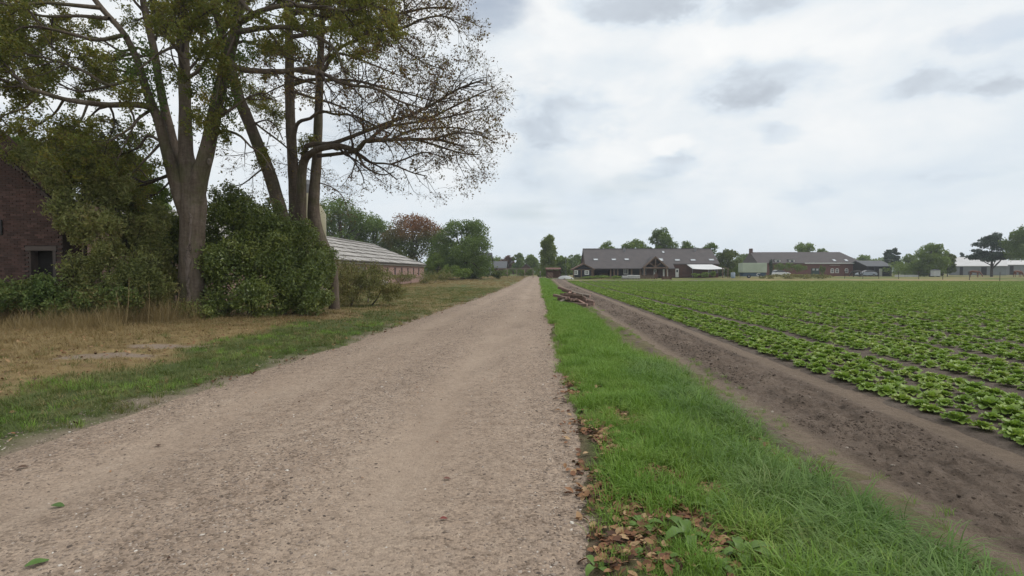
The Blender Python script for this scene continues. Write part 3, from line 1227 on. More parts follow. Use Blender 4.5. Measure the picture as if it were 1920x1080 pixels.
def window(root, origin, xa, xb, z0, z1, y, frame=.12, mullions=1, bars=0, mat=None, name='window', depth=.10):
    """frame standing proud of a wall that faces the camera; panes as its parts"""
    m = MB(origin)
    m.box(xa - frame, xb + frame, y - depth, y + .02, z1, z1 + frame)
    m.box(xa - frame, xb + frame, y - depth - .03, y + .02, z0 - frame, z0)
    m.box(xa - frame, xa, y - depth + .003, y + .02, z0, z1)
    m.box(xb, xb + frame, y - depth + .003, y + .02, z0, z1)
    for i in range(1, mullions + 1):
        c = xa + (xb - xa) * i / (mullions + 1)
        m.box(c - .04, c + .04, y - depth + .02, y + .01, z0, z1)
    for i in range(1, bars + 1):
        c = z0 + (z1 - z0) * i / (bars + 1)
        m.box(xa, xb, y - depth + .025, y + .012, c - .03, c + .03)
    f = m.build(name, mat or m_white, root)
    step = (xb - xa) / (mullions + 1)
    for i in range(mullions + 1):
        g = MB(origin)
        g.box(xa + i * step + .005, xa + (i + 1) * step - .005, y - .03, y - .02, z0, z1)
        g.build('pane', m_glass, f)
    return f


def at_y(px, y):
    return X(px, y)


# ---------------------------------------------------------------- long farmhouse across the field
FY = 112.0
gz = float(hf(FY))
fx = lambda px: X(px, FY)
fz = lambda py: Zp(py, FY)
root = empty('farmhouse', (fx(1223), FY, gz), 'long low farmhouse with grey roof and timber framed porch across the field', 'farmhouse')
o0 = root.location
xL, xM, xR_ = fx(1097), fx(1262), fx(1350)
e1y, e1z = FY - 1.5, 2.25
rdy, rdz = FY + 6.0, Zp(467, FY + 6)
sl = (rdz - e1z) / (rdy - e1y)
e2z = fz(494.5)
e2y = e1y + (e2z - e1z) / sl
m = MB(o0)
for xa, xb, ey, ez in ((xL, xM, e1y, e1z), (xM, xR_, e2y, e2z)):
    m.prism([(ey, ez), (rdy, rdz), (rdy + 7.5, e1z), (rdy + 7.5, e1z - .18), (rdy, rdz - .22), (ey, ez - .18)], 'x', xa, xb)
roof = m.build('roof', m_tile, root)
m = MB(o0)
m.bar((xL, rdy, rdz + .04), (xR_, rdy, rdz + .04), .3, .14)
m.build('ridge_cap', plain('ridge_tile', (.13, .115, .11)), roof)
for (px, py) in ((1178, 472), (1316, 471)):
    m = MB(o0)
    m.box(fx(px) - .18, fx(px) + .18, rdy - 1.2, rdy - .8, rdz - .9, rdz + .25)
    m.build('vent_pipe', m_lead, roof)


def on_roof(px, py):
    r = ray(px, py)
    # roof plane z = e1z + (y - e1y)*sl
    t = (e1z - e1y * sl - CAM_H) / (r.z - sl * r.y)
    return r.x * t, r.y * t, CAM_H + r.z * t


for px, py, wpx, hpx in ((1117, 487, 8, 3.2), (1151, 487, 8, 3.2), (1175, 486.6, 8, 3.2), (1238, 487.3, 10, 5), (1243.5, 473, 4, 4), (1270, 488, 9, 3), (1299.5, 488, 9, 3), (1334, 487.5, 9, 3)):
    a = on_roof(px, py)
    hw = wpx * FY / 2000
    up = hpx / 2 * .115 / math.sin(math.atan(sl)) * 1.0
    dv = Vector((0, math.cos(math.atan(sl)), math.sin(math.atan(sl))))
    nv = Vector((0, -dv.z, dv.y))
    c = Vector(a)
    m = MB(o0)
    for s in (-1, 1):
        m.bar(c + Vector((s * hw, 0, 0)) - dv * up + nv * .06, c + Vector((s * hw, 0, 0)) + dv * up + nv * .06, .08, .12, nv)
        m.bar(c + dv * up * s + nv * .062 - Vector((hw + .04, 0, 0)), c + dv * up * s + nv * .062 + Vector((hw + .04, 0, 0)), .08, .12, nv)
    f = m.build('skylight', m_lead, root)
    m = MB(o0)
    h_ = Vector((hw - .04, 0, 0))
    q = dv * (up - .04)
    m.poly([c - h_ - q + nv * .07, c + h_ - q + nv * .07, c + h_ + q + nv * .07, c - h_ + q + nv * .07])
    m.build('pane', m_skyl, f)
# walls
m = MB(o0)
for xx_ in (xL + .35, xR_ - .35):
    m.prism([(FY + .3, gz), (FY + .3, e1z + (FY + .3 - e1y) * sl - .25), (rdy, rdz - .28), (rdy + 7.2, e1z - .1), (rdy + 7.2, gz)], 'x', xx_ - .12, xx_ + .12)
m.box(xL + .48, xR_ - .48, rdy + 6.9, rdy + 7.15, gz, e1z - .2)
m.box(xM - .4, xR_ - .48, FY + .3, FY + .55, gz, e2z - .1)
m.box(fx(1200), xM - .4, FY + .28, FY + .53, gz, e2z - .55)
wall = m.build('wall', m_brick_far, root)
m = MB(o0)
m.box(fx(1156), fx(1200) - .01, FY + .4, FY + .6, gz, e1z + .2)
m.build('boarded_wall', m_navy, root)
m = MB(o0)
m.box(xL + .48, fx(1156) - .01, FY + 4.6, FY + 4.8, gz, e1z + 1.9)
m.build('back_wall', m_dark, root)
m = MB(o0)
m.box(fx(1128), fx(1143), FY + 2.6, FY + 4.2, gz, gz + .9)
m.build('log_stack', m_timber, root)
for px in (1112, 1144, 1150.5, 1157, 1183, 1199):
    m = MB(o0)
    m.box(fx(px) - .14, fx(px) + .14, FY - .9, FY - .62, gz, e1z + .05)
    m.build('post', m_timber, root)
m = MB(o0)
m.bar((xL + .3, FY - .76, e1z + .1), (fx(1202), FY - .76, e1z + .1), .16, .2)
m.build('beam', m_timber, root)
window(root, o0, fx(1171), fx(1177), fz(513), fz(505), FY + .4, .16, 1, 0)
window(root, o0, fx(1206), fx(1211), fz(514), fz(506), FY + .28, .14, 1, 0, m_lead)
# porch gable with an open timber truss
px0, px1 = fx(1200.5), fx(1247)
pc = (px0 + px1) / 2
az_, bz_ = fz(482.5), fz(502.5)
PY = FY - 2.6
m = MB(o0)
for s in (-1, 1):
    xe = pc + s * (px1 - px0) / 2 * 1.05
    m.poly([(pc, PY, az_ + .15), (xe, PY, bz_), (xe, FY + 1.2, bz_), (pc, FY + 4.2, az_ + .15)])
    m.poly([(pc, PY, az_ - .05), (xe, PY, bz_ - .2), (xe, FY + 1.2, bz_ - .2), (pc, FY + 4.2, az_ - .05)])
    m.poly([(pc, PY, az_ + .15), (xe, PY, bz_), (xe, PY, bz_ - .2), (pc, PY, az_ - .05)])
m.build('porch_roof', m_tile, root)
m = MB(o0)
for s in (-1, 1):
    xe = pc + s * (px1 - px0) / 2
    m.bar((xe, PY - .05, bz_), (pc, PY - .05, az_), .16, .26)
    m.bar((pc + s * .1, PY + .01, bz_ + .25), (pc + s * 1.1, PY + .01, bz_ + 1.0), .12, .16)
m.bar((px0, PY - .02, bz_ + .02), (px1, PY - .02, bz_ + .02), .18, .24)
m.bar((pc, PY + .0, bz_), (pc, PY + .0, az_ - .1), .15, .2, (0, 1, 0))
m.build('truss', m_timber, root)
for xx_ in (px0 + .3, px1 - .3):
    m = MB(o0)
    m.box(xx_ - .12, xx_ + .12, PY - .12, PY + .12, gz, bz_ - .1)
    m.build('post', m_timber, root)
# glazed triangle behind the truss, doors
m = MB(o0)
m.prism([(px0 + .5, bz_ + .1), (pc, az_ - .3), (px1 - .5, bz_ + .1)], 'y', FY - .3, FY - .2)
m.build('gable_infill', m_brick_far, root)
for a, b, t_, fm in ((1226, 1231, 504.5, m_white), (1267, 1273, 504, m_white)):
    m = MB(o0)
    m.box(fx(a), fx(b), FY + .17, FY + .24, gz + .02, fz(t_))
    d_ = m.build('door', fm, root)
    m = MB(o0)
    m.box(fx(a) + .14, fx(b) - .14, FY + .155, FY + .165, gz + 1.05, fz(t_) - .2)
    m.build('pane', m_glass, d_)
for px in (1243.5, 1250):
    m = MB(o0)
    m.box(fx(px) - .15, fx(px) + .15, FY - .55, FY - .3, gz, fz(504.5))
    m.build('pillar', m_white, root)
m = MB(o0)
m.box(fx(1238), fx(1252), FY - .6, FY - .28, fz(504.5), fz(503.2))
m.build('lintel', m_white, root)
window(root, o0, fx(1331), fx(1335), fz(511), fz(504), FY + .3, .12, 1, 0, m_lead)
window(root, o0, fx(1341.5), fx(1345), fz(511), fz(504), FY + .3, .12, 1, 0, m_lead)

# white shade sail in front of the right wing
ax0, ax1 = fx(1287), fx(1334)
t_ = empty('shade_sail', (fx(1312), FY - 4, gz), 'white canvas awning on thin poles before the farmhouse right wing', 'awning')
n = 9
vs, fs = [], []
for j in range(n):
    for i in range(n):
        u_, v_ = i / (n - 1), j / (n - 1)
        y_ = FY - .1 - v_ * 4.0
        x_ = ax0 + u_ * (ax1 - ax0) + v_ * (.3 + 1.1 * u_ - .2)
        z_ = fz(496) * (1 - v_) + Zp(504, FY - 4) * v_ - .22 * math.sin(math.pi * u_) * math.sin(math.pi * v_) - .12 * v_ * math.sin(math.pi * u_)
        vs.append((x_, y_, z_))
for j in range(n - 1):
    for i in range(n - 1):
        b = j * n + i
        fs.append((b, b + 1, b + n + 1, b + n))
m = MB(t_.location)
m.raw(vs, fs)
o = m.build('canvas', m_canvas, t_, smooth_=True)
o.modifiers.new('solid', 'SOLIDIFY').thickness = .03
for u_ in (0, .5, 1):
    x_ = ax0 + u_ * (ax1 - ax0) + (.1 + 1.1 * u_)
    m = MB(t_.location)
    m.tube([(x_, FY - 4.05, gz), (x_, FY - 4.05, Zp(504, FY - 4) - (.12 if u_ == .5 else 0))], .05, 6)
    m.build('pole', m_lead, t_)

# ---------------------------------------------------------------- small dark cottage left of the farmhouse
CY = 108.0
cz = float(hf(CY))
c0, c1 = X(1076, CY), X(1112, CY)
cc = (c0 + c1) / 2
t_ = empty('garden_cottage', (cc, CY, cz), 'small dark boarded hut with two white windows beside the farmhouse', 'hut')
o0 = t_.location
ez, rz = Zp(504, CY), Zp(495.5, CY)
m = MB(o0)
m.prism([(c0 + .15, cz), (c1 - .15, cz), (c1 - .15, ez), (cc, rz - .15), (c0 + .15, ez)], 'y', CY, CY + 5)
m.build('wall', m_navy, t_)
m = MB(o0)
m.prism([(c0 - .35, ez - .25), (cc, rz), (c1 + .35, ez - .25), (c1 + .35, ez - .07), (cc, rz + .18), (c0 - .35, ez - .07)], 'y', CY - .35, CY + 5.3)
m.build('roof', plain('hut_roof', (.17, .075, .06), (.12, .06, .05)), t_)
m = MB(o0)
m.bar((c0 - .35, CY - .38, ez - .16), (cc, CY - .38, rz + .09), .05, .2)
m.bar((c1 + .35, CY - .38, ez - .16), (cc, CY - .38, rz + .09), .05, .2)
m.build('bargeboard', m_timber, t_)
m = MB(o0)
m.bar((c0 - .2, CY - .1, ez - .2), (c1 + .2, CY - .1, ez - .2), .1, .14)
m.build('beam', m_timber, t_)
for px in (1075.5, 1090, 1110):
    m = MB(o0)
    m.box(X(px, CY) - .1, X(px, CY) + .1, CY - .16, CY - .01, cz, ez - .28)
    m.build('post', m_timber, t_)
for a, b in ((1076.6, 1082), (1097.2, 1102.8)):
    window(t_, o0, X(a + .5, CY), X(b, CY), Zp(513.5, CY), Zp(508.5, CY), CY, .17, 1, 1)

# ---------------------------------------------------------------- brick long house farther right
BY = 142.0
bz = float(hf(BY))
bx = lambda px: X(px, BY)
bzz = lambda py: Zp(py, BY)
root = empty('brick_house', (bx(1520), BY, bz), 'long red brick house with dormers and arched windows behind the paddock', 'house')
o0 = root.location
ez, rz = bzz(494), Zp(473.5, BY + 5)
x0, x1 = bx(1421), bx(1616)
hip = 3.2
m = MB(o0)
xa, xb = x0 - .2, x1 + .3
ya, yb, ym = BY - .5, BY + 10.5, BY + 5
A = [(xa, ya, ez), (xb, ya, ez), (xb - hip, ym, rz), (xa, ym, rz)]
B = [(xb, yb, ez), (xa, yb, ez), (xa, ym, rz), (xb - hip, ym, rz)]
m.poly(A); m.poly(B); m.poly([(xb, ya, ez), (xb, yb, ez), (xb - hip, ym, rz)])
m.poly([(xa, ya, ez - .02), (xa, yb, ez - .02), (xb, yb, ez - .02), (xb, ya, ez - .02)])
m.poly([(xa, ya, ez), (xa, ym, rz), (xa, yb, ez)])
roof = m.build('roof', m_tile, root)
ch = MB(o0)
ch.box(bx(1419), bx(1424), ym - .5, ym + .4, rz - 1.0, rz + .95)
ch.build('chimney', m_brick_far, roof)
m = MB(o0)
m.box(x0, x1, BY, BY + 10, bz, ez - .03)
m.build('wall', m_brick_red, root)
m = MB(o0)
m.box(bx(1507), x1 + .25, BY - .62, BY - .5, ez - .12, ez + .1)
m.build('gutter', m_white, root)
for px in (1459, 1485.5):
    m = MB(o0)
    xx_ = bx(px)
    m.box(xx_ - .62, xx_ + .62, BY + .2, BY + 2.5, bzz(493.5), bzz(487.3))
    d_ = m.build('dormer', m_white, root)
    m = MB(o0)
    m.box(xx_ - .34, xx_ + .34, BY + .17, BY + .19, bzz(492.2), bzz(488.4))
    m.build('pane', m_glass, d_)
    m = MB(o0)
    m.box(xx_ - .8, xx_ + .8, BY + .0, BY + 2.6, bzz(487.3), bzz(486.4))
    m.build('dormer_roof', m_lead, d_)
slb = (rz - ez) / (ym - ya)
for px in (1564, 1586.5):
    r = ray(px, 488.5)
    tt = (ez - ya * slb - CAM_H) / (r.z - slb * r.y)
    c = Vector((r.x * tt, r.y * tt, CAM_H + r.z * tt))
    dv = Vector((0, 1, slb)).normalized()
    nv = Vector((0, -dv.z, dv.y))
    m = MB(o0)
    m.bar(c - dv * .55 + nv * .05, c + dv * .55 + nv * .05, .8, .1, nv)
    f = m.build('skylight', m_lead, root)
    m = MB(o0)
    m.bar(c - dv * .45 + nv * .09, c + dv * .45 + nv * .09, .6, .06, nv)
    m.build('pane', m_skyl, f)


def arch_window(root, o0, xc, y, z0, z1, wd):
    def arc(h, w_):
        p = [(xc - w_, z0 - (h - .0)), (xc + w_, z0 - h)]
        p += [(xc + w_ * math.cos(a), z1 - w_ * .6 + (w_ * .6 + h) * math.sin(a)) for a in np.linspace(0, math.pi, 7)]
        return p
    m = MB(o0)
    m.prism(arc(.12, wd / 2 + .12), 'y', y - .06, y + .02)
    f = m.build('window', m_white, root)
    m = MB(o0)
    m.prism(arc(0, wd / 2 - .06), 'y', y - .08, y - .062)
    m.build('pane', m_glass, f)
    m = MB(o0)
    m.box(xc - .03, xc + .03, y - .11, y - .085, z0, z1)
    m.box(xc - wd / 2 + .06, xc + wd / 2 - .06, y - .108, y - .087, (z0 + z1) / 2 - .03, (z0 + z1) / 2 + .03)
    m.build('glazing_bar', m_white, f)


for px in (1560.5, 1569.5, 1587, 1606):
    arch_window(root, o0, bx(px), BY, bzz(511), bzz(504), .62)
m = MB(o0)
m.box(bx(1521), bx(1536), BY - .1, BY + .02, bz + .02, bzz(503))
d_ = m.build('barn_door', plain('green_door', (.05, .085, .075), (.04, .065, .06)), root)
for a, b in ((1523, 1527), (1530, 1534)):
    m = MB(o0)
    m.box(bx(a), bx(b), BY - .13, BY - .105, bzz(507.3), bzz(503.7))
    m.build('pane', plain('pale_pane', (.45, .45, .45), None, 1, .3, 0), d_)
m = MB(o0)
m.box(bx(1555), bx(1575), BY - .04, BY + .01, bzz(498.2), bzz(497))
m.build('wall_plaque', m_concrete, root)

# ---------------------------------------------------------------- low brick barn along the road
NX, NY0, NY1 = -15.8, 26.0, 73.5           # road side wall plane, both ends
root = empty('livestock_barn', (NX - 7, (NY0 + NY1) / 2, 0), 'long low pinkish brick barn with weathered sheet roof behind the beeches', 'barn')
o0 = root.location
EZ, RX, RZ = 2.42, -22.9, 5.25
m_pink = plain('pale_brick', (.34, .228, .198), (.255, .165, .143), 1.6, .9, .3, .02)
m = MB(o0)
m.box(NX - .25, NX, NY0 + .02, NY1 - .02, -.3, EZ - .06)
m.build('wall', m_pink, root)
m = MB(o0)
for yy_ in (NY0, NY1 - .25):
    m.prism([(NX - .26, -.3), (NX - .26, EZ - .1), (RX, RZ - .12), (2 * RX - NX, EZ - .1), (2 * RX - NX, -.3)], 'y', yy_, yy_ + .25)
m.box(2 * RX - NX - .25, 2 * RX - NX - .002, NY0 + .26, NY1 - .26, -.3, EZ - .1)
m.build('end_wall', m_pink, root)
m_slot = plain('dark_slot', (.030, .026, .028), None, 3, .8, 0)
for yy_ in np.arange(29, 72.5, 2.95):
    m = MB(o0)
    m.box(NX - .02, NX + .015, yy_ - .24, yy_ + .24, 1.10, 2.05)
    f = m.build('vent_slot', m_slot, root)
m = MB(o0)
m.box(NX - .02, NX + .03, 46.2, 48.4, -.1, 2.1)
m.build('barn_door', plain('grey_door', (.20, .19, .20), (.14, .135, .14), 2, .8), root)
# far slope as one slab
m = MB(o0)
m.prism([(RX, RZ), (2 * RX - NX - .5, EZ - .1), (2 * RX - NX - .5, EZ - .2), (RX, RZ - .1)], 'y', NY0 - .3, NY1 + .3)
roof = m.build('roof', plain('sheet_grey', (.30, .29, .27), (.20, .195, .18)), root)
m = MB(o0)
m.box(NX + .02, NX + .22, NY0 - .2, NY1 + .2, EZ - .16, EZ - .02)
m.build('gutter', plain('pale_gutter', (.46, .43, .40), (.36, .33, .31)), root)
m = MB(o0)
m.bar((NX - .3, NY1 + .32, EZ + .06), (RX, NY1 + .32, RZ + .06), .1, .24)
m.build('verge_board', plain('pale_verge', (.42, .40, .38)), root)


def mat_sheet():
    t = NT('fibre_cement_sheet')
    p = t.pos()
    r_ = t.n('ShaderNodeObjectInfo').outputs['Random']
    col = t.ramp(t.noise(p, 1.6, 6, .6, .3), [(.3, (.33, .31, .285)), (.7, (.50, .48, .455))])
    col = t.mix(1.0, col, t.ramp(r_, [(0, .72), (.5, .95), (1, 1.08)]), 'MULTIPLY')
    # moss kept by the damp lower lap of every sheet
    o_ = t.n('ShaderNodeTexCoord').outputs['Object']
    sp = t.n('ShaderNodeSeparateXYZ')
    t.l(o_, sp.inputs[0])
    lap = t.math('SMOOTHSTEP' if False else 'GREATER_THAN', t.math('ADD', sp.outputs[0], t.math('MULTIPLY', t.noise(p, 2.4, 4, .7), .55)), .78)
    col = t.mix(t.math('MULTIPLY', lap, .9), col, (.060, .052, .042))
    return t.done(col, .9, t.bump(t.noise(p, 25, 4), .3, .01), .2)


def sheet_mesh(name, wd, ln):
    nx = 9
    xs = np.linspace(0, wd, nx)
    zc = .03 * np.cos(np.arange(nx) * np.pi)
    vs, fs = [], []
    for j, l in enumerate((0, ln)):
        for i in range(nx):
            vs.append((l - ln / 2, xs[i] - wd / 2, zc[i]))
    for i in range(nx):
        vs.append((ln / 2, xs[i] - wd / 2, zc[i] - .05))
    for i in range(nx - 1):
        fs += [(i, i + 1, nx + i + 1, nx + i), (nx + i, nx + i + 1, 2 * nx + i + 1, 2 * nx + i)]
    me = mesh_np(name, np.array(vs), [np.array(fs)], False)
    return me


SR, SC = 6, 45
slope_len = math.hypot(NX + .35 - RX, RZ - EZ)
ang = math.atan2(RZ - EZ, NX + .35 - RX)
me = sheet_mesh('roof_sheet', (NY1 - NY0 + .6) / SC + .02, slope_len / SR + .14)
me.materials.append(mat_sheet())
for j in range(SR):
    for i in range(SC):
        s = (j + .5) * slope_len / SR
        o = bpy.data.objects.new('roof_sheet', me)
        o.location = Vector((RX + s * math.cos(ang), NY0 - .3 + (i + .5) * (NY1 - NY0 + .6) / SC, RZ - s * math.sin(ang) + .07 + random.uniform(-.012, .012))) - o0
        o.rotation_euler = (random.uniform(-.006, .006), ang - .028 + random.uniform(-.01, .01), random.uniform(-.006, .006))
        link(o, root)
m = MB(o0)
m.bar((RX, NY0 - .3, RZ + .12), (RX, NY1 + .3, RZ + .12), .45, .10)
m.build('ridge_cap', plain('ridge_sheet', (.38, .37, .35), (.28, .27, .25)), root)

# feed silo beside the barn
sd = 31.0
sx = X(578, sd) + .1
t_ = empty('feed_silo', (sx, sd, 0), 'pale yellow feed silo with grey cap between the beech trunks', 'silo')
m_silo = plain('yellowed_polyester', (.31, .285, .19), (.25, .225, .14), 1.2, .5, .1)
zt = Zp(398, sd, 590)
m = MB(t_.location)
m.lathe((sx, sd, 0), [(.35, 1.3), (.93, 2.6), (.95, 2.62), (.95, zt - .12), (.88, zt), (.5, zt + .75), (.3, zt + 1.15)], 24)
m.build('tank', m_silo, t_, smooth_=True)
m = MB(t_.location)
m.lathe((sx, sd, 0), [(.34, zt + 1.1), (.34, zt + 1.6), (.22, zt + 1.85), (.05, zt + 1.9)], 16)
m.build('cap', m_lead, t_)
for k in range(4):
    a = math.pi / 4 + k * math.pi / 2
    m = MB(t_.location)
    m.tube([(sx + .85 * math.cos(a), sd + .85 * math.sin(a), -.1), (sx + .85 * math.cos(a), sd + .85 * math.sin(a), 2.9)], .06, 6)
    m.build('leg', m_lead, t_)

# ---------------------------------------------------------------- old brick gable at the left
AY = 15.2
ax_r = X(118, AY)                           # right hand corner of the wall
ax_l = ax_r - 6.4
amx = ax_r - 3.2
aez = Zp(392, AY, 118)
arz = aez + 3.2 * math.tan(R(43))
root = empty('old_brick_shed', (amx, AY + 5, 0), 'old dark brick gable with small black opening overgrown at the left edge', 'shed')
o0 = root.location
m_mortar = plain('mortar', (.095, .072, .062), (.068, .053, .048), 6, .95, .4)
m = MB(o0)
wx0, wx1 = X(57, AY), X(101, AY)
wz0, wz1 = Zp(560, AY, 80), Zp(470, AY, 80)
# wall core as pieces around the opening, gable slopes above
m.box(ax_l, wx0, AY + .02, AY + .3, -.1, aez)
m.box(wx1, ax_r - .01, AY + .02, AY + .3, -.1, aez)
m.box(wx0, wx1, AY + .02, AY + .3, -.1, wz0)
m.box(wx0, wx1, AY + .02, AY + .3, wz1, aez)
m.prism([(ax_l, aez), (ax_r - .01, aez), (amx, arz)], 'y', AY + .02, AY + .3)
m.build('wall', m_mortar, root)
m = MB(o0)
m.box(ax_r - .28, ax_r - .012, AY + .31, AY + .7, -.1, aez - .05)
m.build('side_wall', m_brick_far, root)
m = MB(o0)
m.box(ax_l + .012, ax_l + .28, AY + .31, AY + .7, -.1, aez - .05)
m.build('side_wall', m_brick_far, root)
m = MB(o0)
m.prism([(ax_l - .3, aez - .32), (amx, arz + .02), (ax_r + .3, aez - .32), (ax_r + .3, aez - .16), (amx, arz + .2), (ax_l - .3, aez - .16)], 'y', AY + .12, AY + .75)
m.build('roof', plain('old_tile', (.13, .07, .055), (.085, .055, .045), 2, .9, .5, .03), root)
m = MB(o0)
m.box(wx0, wx1, AY + .26, AY + .30, wz0, wz1)
w_ = m.build('opening', m_dark, root)
m = MB(o0)
m.box(wx0 - .12, wx1 + .12, AY - .03, AY + .1, wz1 + .002, wz1 + .13)
m.build('lintel', plain('stone_lintel', (.105, .085, .076), (.085, .068, .06), 5, .9), w_)
m = MB(o0)
m.box(wx1 - .003, wx1 + .09, AY - .025, AY + .2, wz0, wz1)
m.build('jamb', plain('stone_jamb', (.09, .073, .066), (.07, .058, .052), 5, .9), w_)
m = MB(o0)
m.box(X(7, AY) - .02, X(7, AY) + .02, AY - .05, AY - .014, Zp(441, AY, 7), Zp(412, AY, 7))
m.build('wall_anchor', plain('black_iron', (.02, .02, .02), None, 3, .6), root)
m_bk = plain('old_brick', (.135, .075, .062), (.085, .055, .048), 5, .92, .5, .01, rnd=.5)
bm_ = MB()
bm_.box(-.1, .1, -.012, .02, -.027, .027)
brick_me = bpy.data.meshes.new('brick')
brick_me.from_pydata([tuple(v) for v in bm_.v], [], bm_.f)
brick_me.materials.append(m_bk)
spec = []
nrow = int((arz + .1) / .067)
for r_ in range(nrow):
    z_ = .0 + r_ * .067
    off = .105 if r_ % 2 else 0
    k = 0
    while True:
        xc = ax_r - .115 - off - k * .211
        k += 1
        if xc < ax_l + .1:
            break
        if wx0 - .11 < xc < wx1 + .15 and wz0 - .03 < z_ < wz1 + .16:
            continue
        if z_ > aez and abs(xc - amx) + .12 > (arz - z_) / math.tan(R(43)):
            continue
        px_show = xc > X(-2, AY) and z_ > .9
        spec.append((0 if px_show else 1, -z_ if False else abs(z_ - 2.6) + .3 * abs(xc - X(30, AY)), xc, z_))
spec.sort()
rest = MB(o0)
for i, (_, _, xc, z_) in enumerate(spec):
    if i < 300:
        o = bpy.data.objects.new('brick', brick_me)
        o.location = Vector((xc + random.uniform(-.004, .004), AY + random.uniform(-.004, .006), z_ + random.uniform(-.003, .003))) - o0
        o.rotation_euler = (random.uniform(-.02, .02), random.uniform(-.012, .012), random.uniform(-.02, .02))
        link(o, root)
    else:
        dy_ = random.uniform(-.004, .006)
        rest.box(xc - .1, xc + .1, AY - .012 + dy_, AY + .02 + dy_, z_ - .027, z_ + .027)
o = rest.build('brickwork', m_bk, root)
o['kind'] = 'stuff'

# ---------------------------------------------------------------- other far buildings


def gable_house(name, label, cat, px0, px1, pye, pyr, y, depth, wallm, roofm, along='x', openings=()):
    """simple house; along='x': ridge parallel to the picture, 'y': gable towards the camera"""
    z0 = float(hf(y))
    xa, xb = X(px0, y), X(px1, y)
    c = (xa + xb) / 2
    ez = Zp(pye, y)
    root = empty(name, (c, y, z0), label, cat)
    o0 = root.location
    m = MB(o0)
    if along == 'x':
        rz = Zp(pyr, y + depth / 2)
        m.prism([(y, z0), (y, ez), (y + depth / 2, rz - .15), (y + depth, ez), (y + depth, z0)], 'x', xa, xb)
        m.build('wall', wallm, root)
        m = MB(o0)
        e = .4
        k = (rz - ez) / (depth / 2)
        m.prism([(y - e, ez - e * k), (y + depth / 2, rz), (y + depth + e, ez - e * k), (y + depth + e, ez - e * k + .15), (y + depth / 2, rz + .18), (y - e, ez - e * k + .15)], 'x', xa - .3, xb + .3)
    else:
        rz = Zp(pyr, y)
        m.prism([(xa, z0), (xa, ez), (c, rz - .15), (xb, ez), (xb, z0)], 'y', y, y + depth)
        m.build('wall', wallm, root)
        m = MB(o0)
        e = .35
        k = (rz - ez) / ((xb - xa) / 2)
        m.prism([(xa - e, ez - e * k), (c, rz), (xb + e, ez - e * k), (xb + e, ez - e * k + .18), (c, rz + .2), (xa - e, ez - e * k + .18)], 'y', y - .4, y + depth + .4)
    m.build('roof', roofm, root)
    for (kind, a, b, t, bt) in openings:
        if kind == 'window':
            window(root, o0, X(a, y), X(b, y), Zp(bt, y), Zp(t, y), y, .12, 1, 0)
        else:
            m = MB(o0)
            m.box(X(a, y), X(b, y), y - .06, y + .01, z0 + .02, Zp(t, y))
            m.build('door', m_white if kind == 'white_door' else m_dark, root)
    return root


m_slate = plain('slate_blue_roof', (.11, .115, .125), (.085, .09, .095), 1, .7)
m_sheetroof = plain('pale_sheet_roof', (.60, .59, .58), (.52, .51, .50), .6, .6)
m_hallwall = plain('grey_hall_wall', (.20, .215, .215), (.16, .17, .17), .8, .8)
gable_house('large_shed', 'tall dark grey shed roof half hidden behind the green roadside tree', 'shed', 800, 917, 507, 475, 135, 12, m_hallwall, plain('dark_sheet_roof', (.085, .088, .092), (.07, .07, .075), 1, .7))
gable_house('grey_roof_house', 'small house with grey roof beyond the field rail at the road end', 'house', 922, 948, 502, 491, 150, 8, m_brick_far, m_slate)
gable_house('steep_gable_house', 'dark steep gable house peeking over the hedge at the road end', 'house', 974, 999, 506, 495, 158, 9, m_brick_far, m_tile, 'y')
# black open carport right of the brick house
t_ = gable_house('black_carport', 'low black open carport with slate roof right of the brick house', 'carport', 1626, 1672, 499.5, 490.5, 136, 9, m_dark, m_slate, 'x')
o0 = t_.location
for px in (1627, 1640, 1655, 1670):
    m = MB(o0)
    m.box(X(px, 135.4) - .1, X(px, 135.4) + .1, 135.3, 135.5, float(hf(135)), Zp(500, 135.4))
    m.build('post', m_navy, t_)
m = MB(o0)
m.box(X(1651, 135) - .3, X(1651, 135) + .35, 134.9, 135.1, float(hf(135)), Zp(504, 135))
m.build('door', plain('pale_door', (.45, .44, .42)), t_)
h_ = gable_house('farm_hall', 'grey farm hall with pale sloping roof behind the horses', 'hall', 1790, 1874, 499, 484, 175, 16, m_hallwall, m_sheetroof, 'x',
                 [('dark_door', 1806, 1811, 501, 0), ('dark_door', 1838, 1846, 501, 0)])
h_.rotation_euler.z = R(-36)
gable_house('long_hall', 'long low hall with whitish roof at the far right edge', 'hall', 1884, 1990, 497, 490, 190, 14, m_hallwall, m_sheetroof, 'x', [('dark_door', 1893, 1900, 499, 0)])

# ================================================================== TREES AND SHRUBS
def mat_bark(name, c1, c2, c3, moss=None):
    t = NT(name)
    p = t.pos((1, 1, .35))
    a = t.noise(p, 2.5, 6, .62, .5)
    b = t.noise(t.pos((1, 1, 2.2)), 7, 5, .65)
    col = t.ramp(t.math('ADD', t.math('MULTIPLY', a, .6), t.math('MULTIPLY', b, .4)), [(.36, c1), (.5, c2), (.66, c3)])
    if moss:
        k = t.ramp(t.noise(t.pos(), 1.3, 5, .6), [(.5, 0.0), (.64, .7)])
        col = t.mix(k, col, moss)
    nb = t.bump(b, .35, .02)
    nb = t.bump(t.noise(p, 30, 4, .65), .35, .01, nb)
    fis = t.noise(t.pos((1, 1, .12)), 14, 4, .6, .4)
    col = t.mix(.45, col, t.mix(1.0, col, t.ramp(fis, [(.35, (.5, .48, .46)), (.6, (1.15, 1.15, 1.15))]), 'MULTIPLY'))
    nb = t.bump(fis, .6, .03, nb)
    return t.done(col, .9, nb, .15)


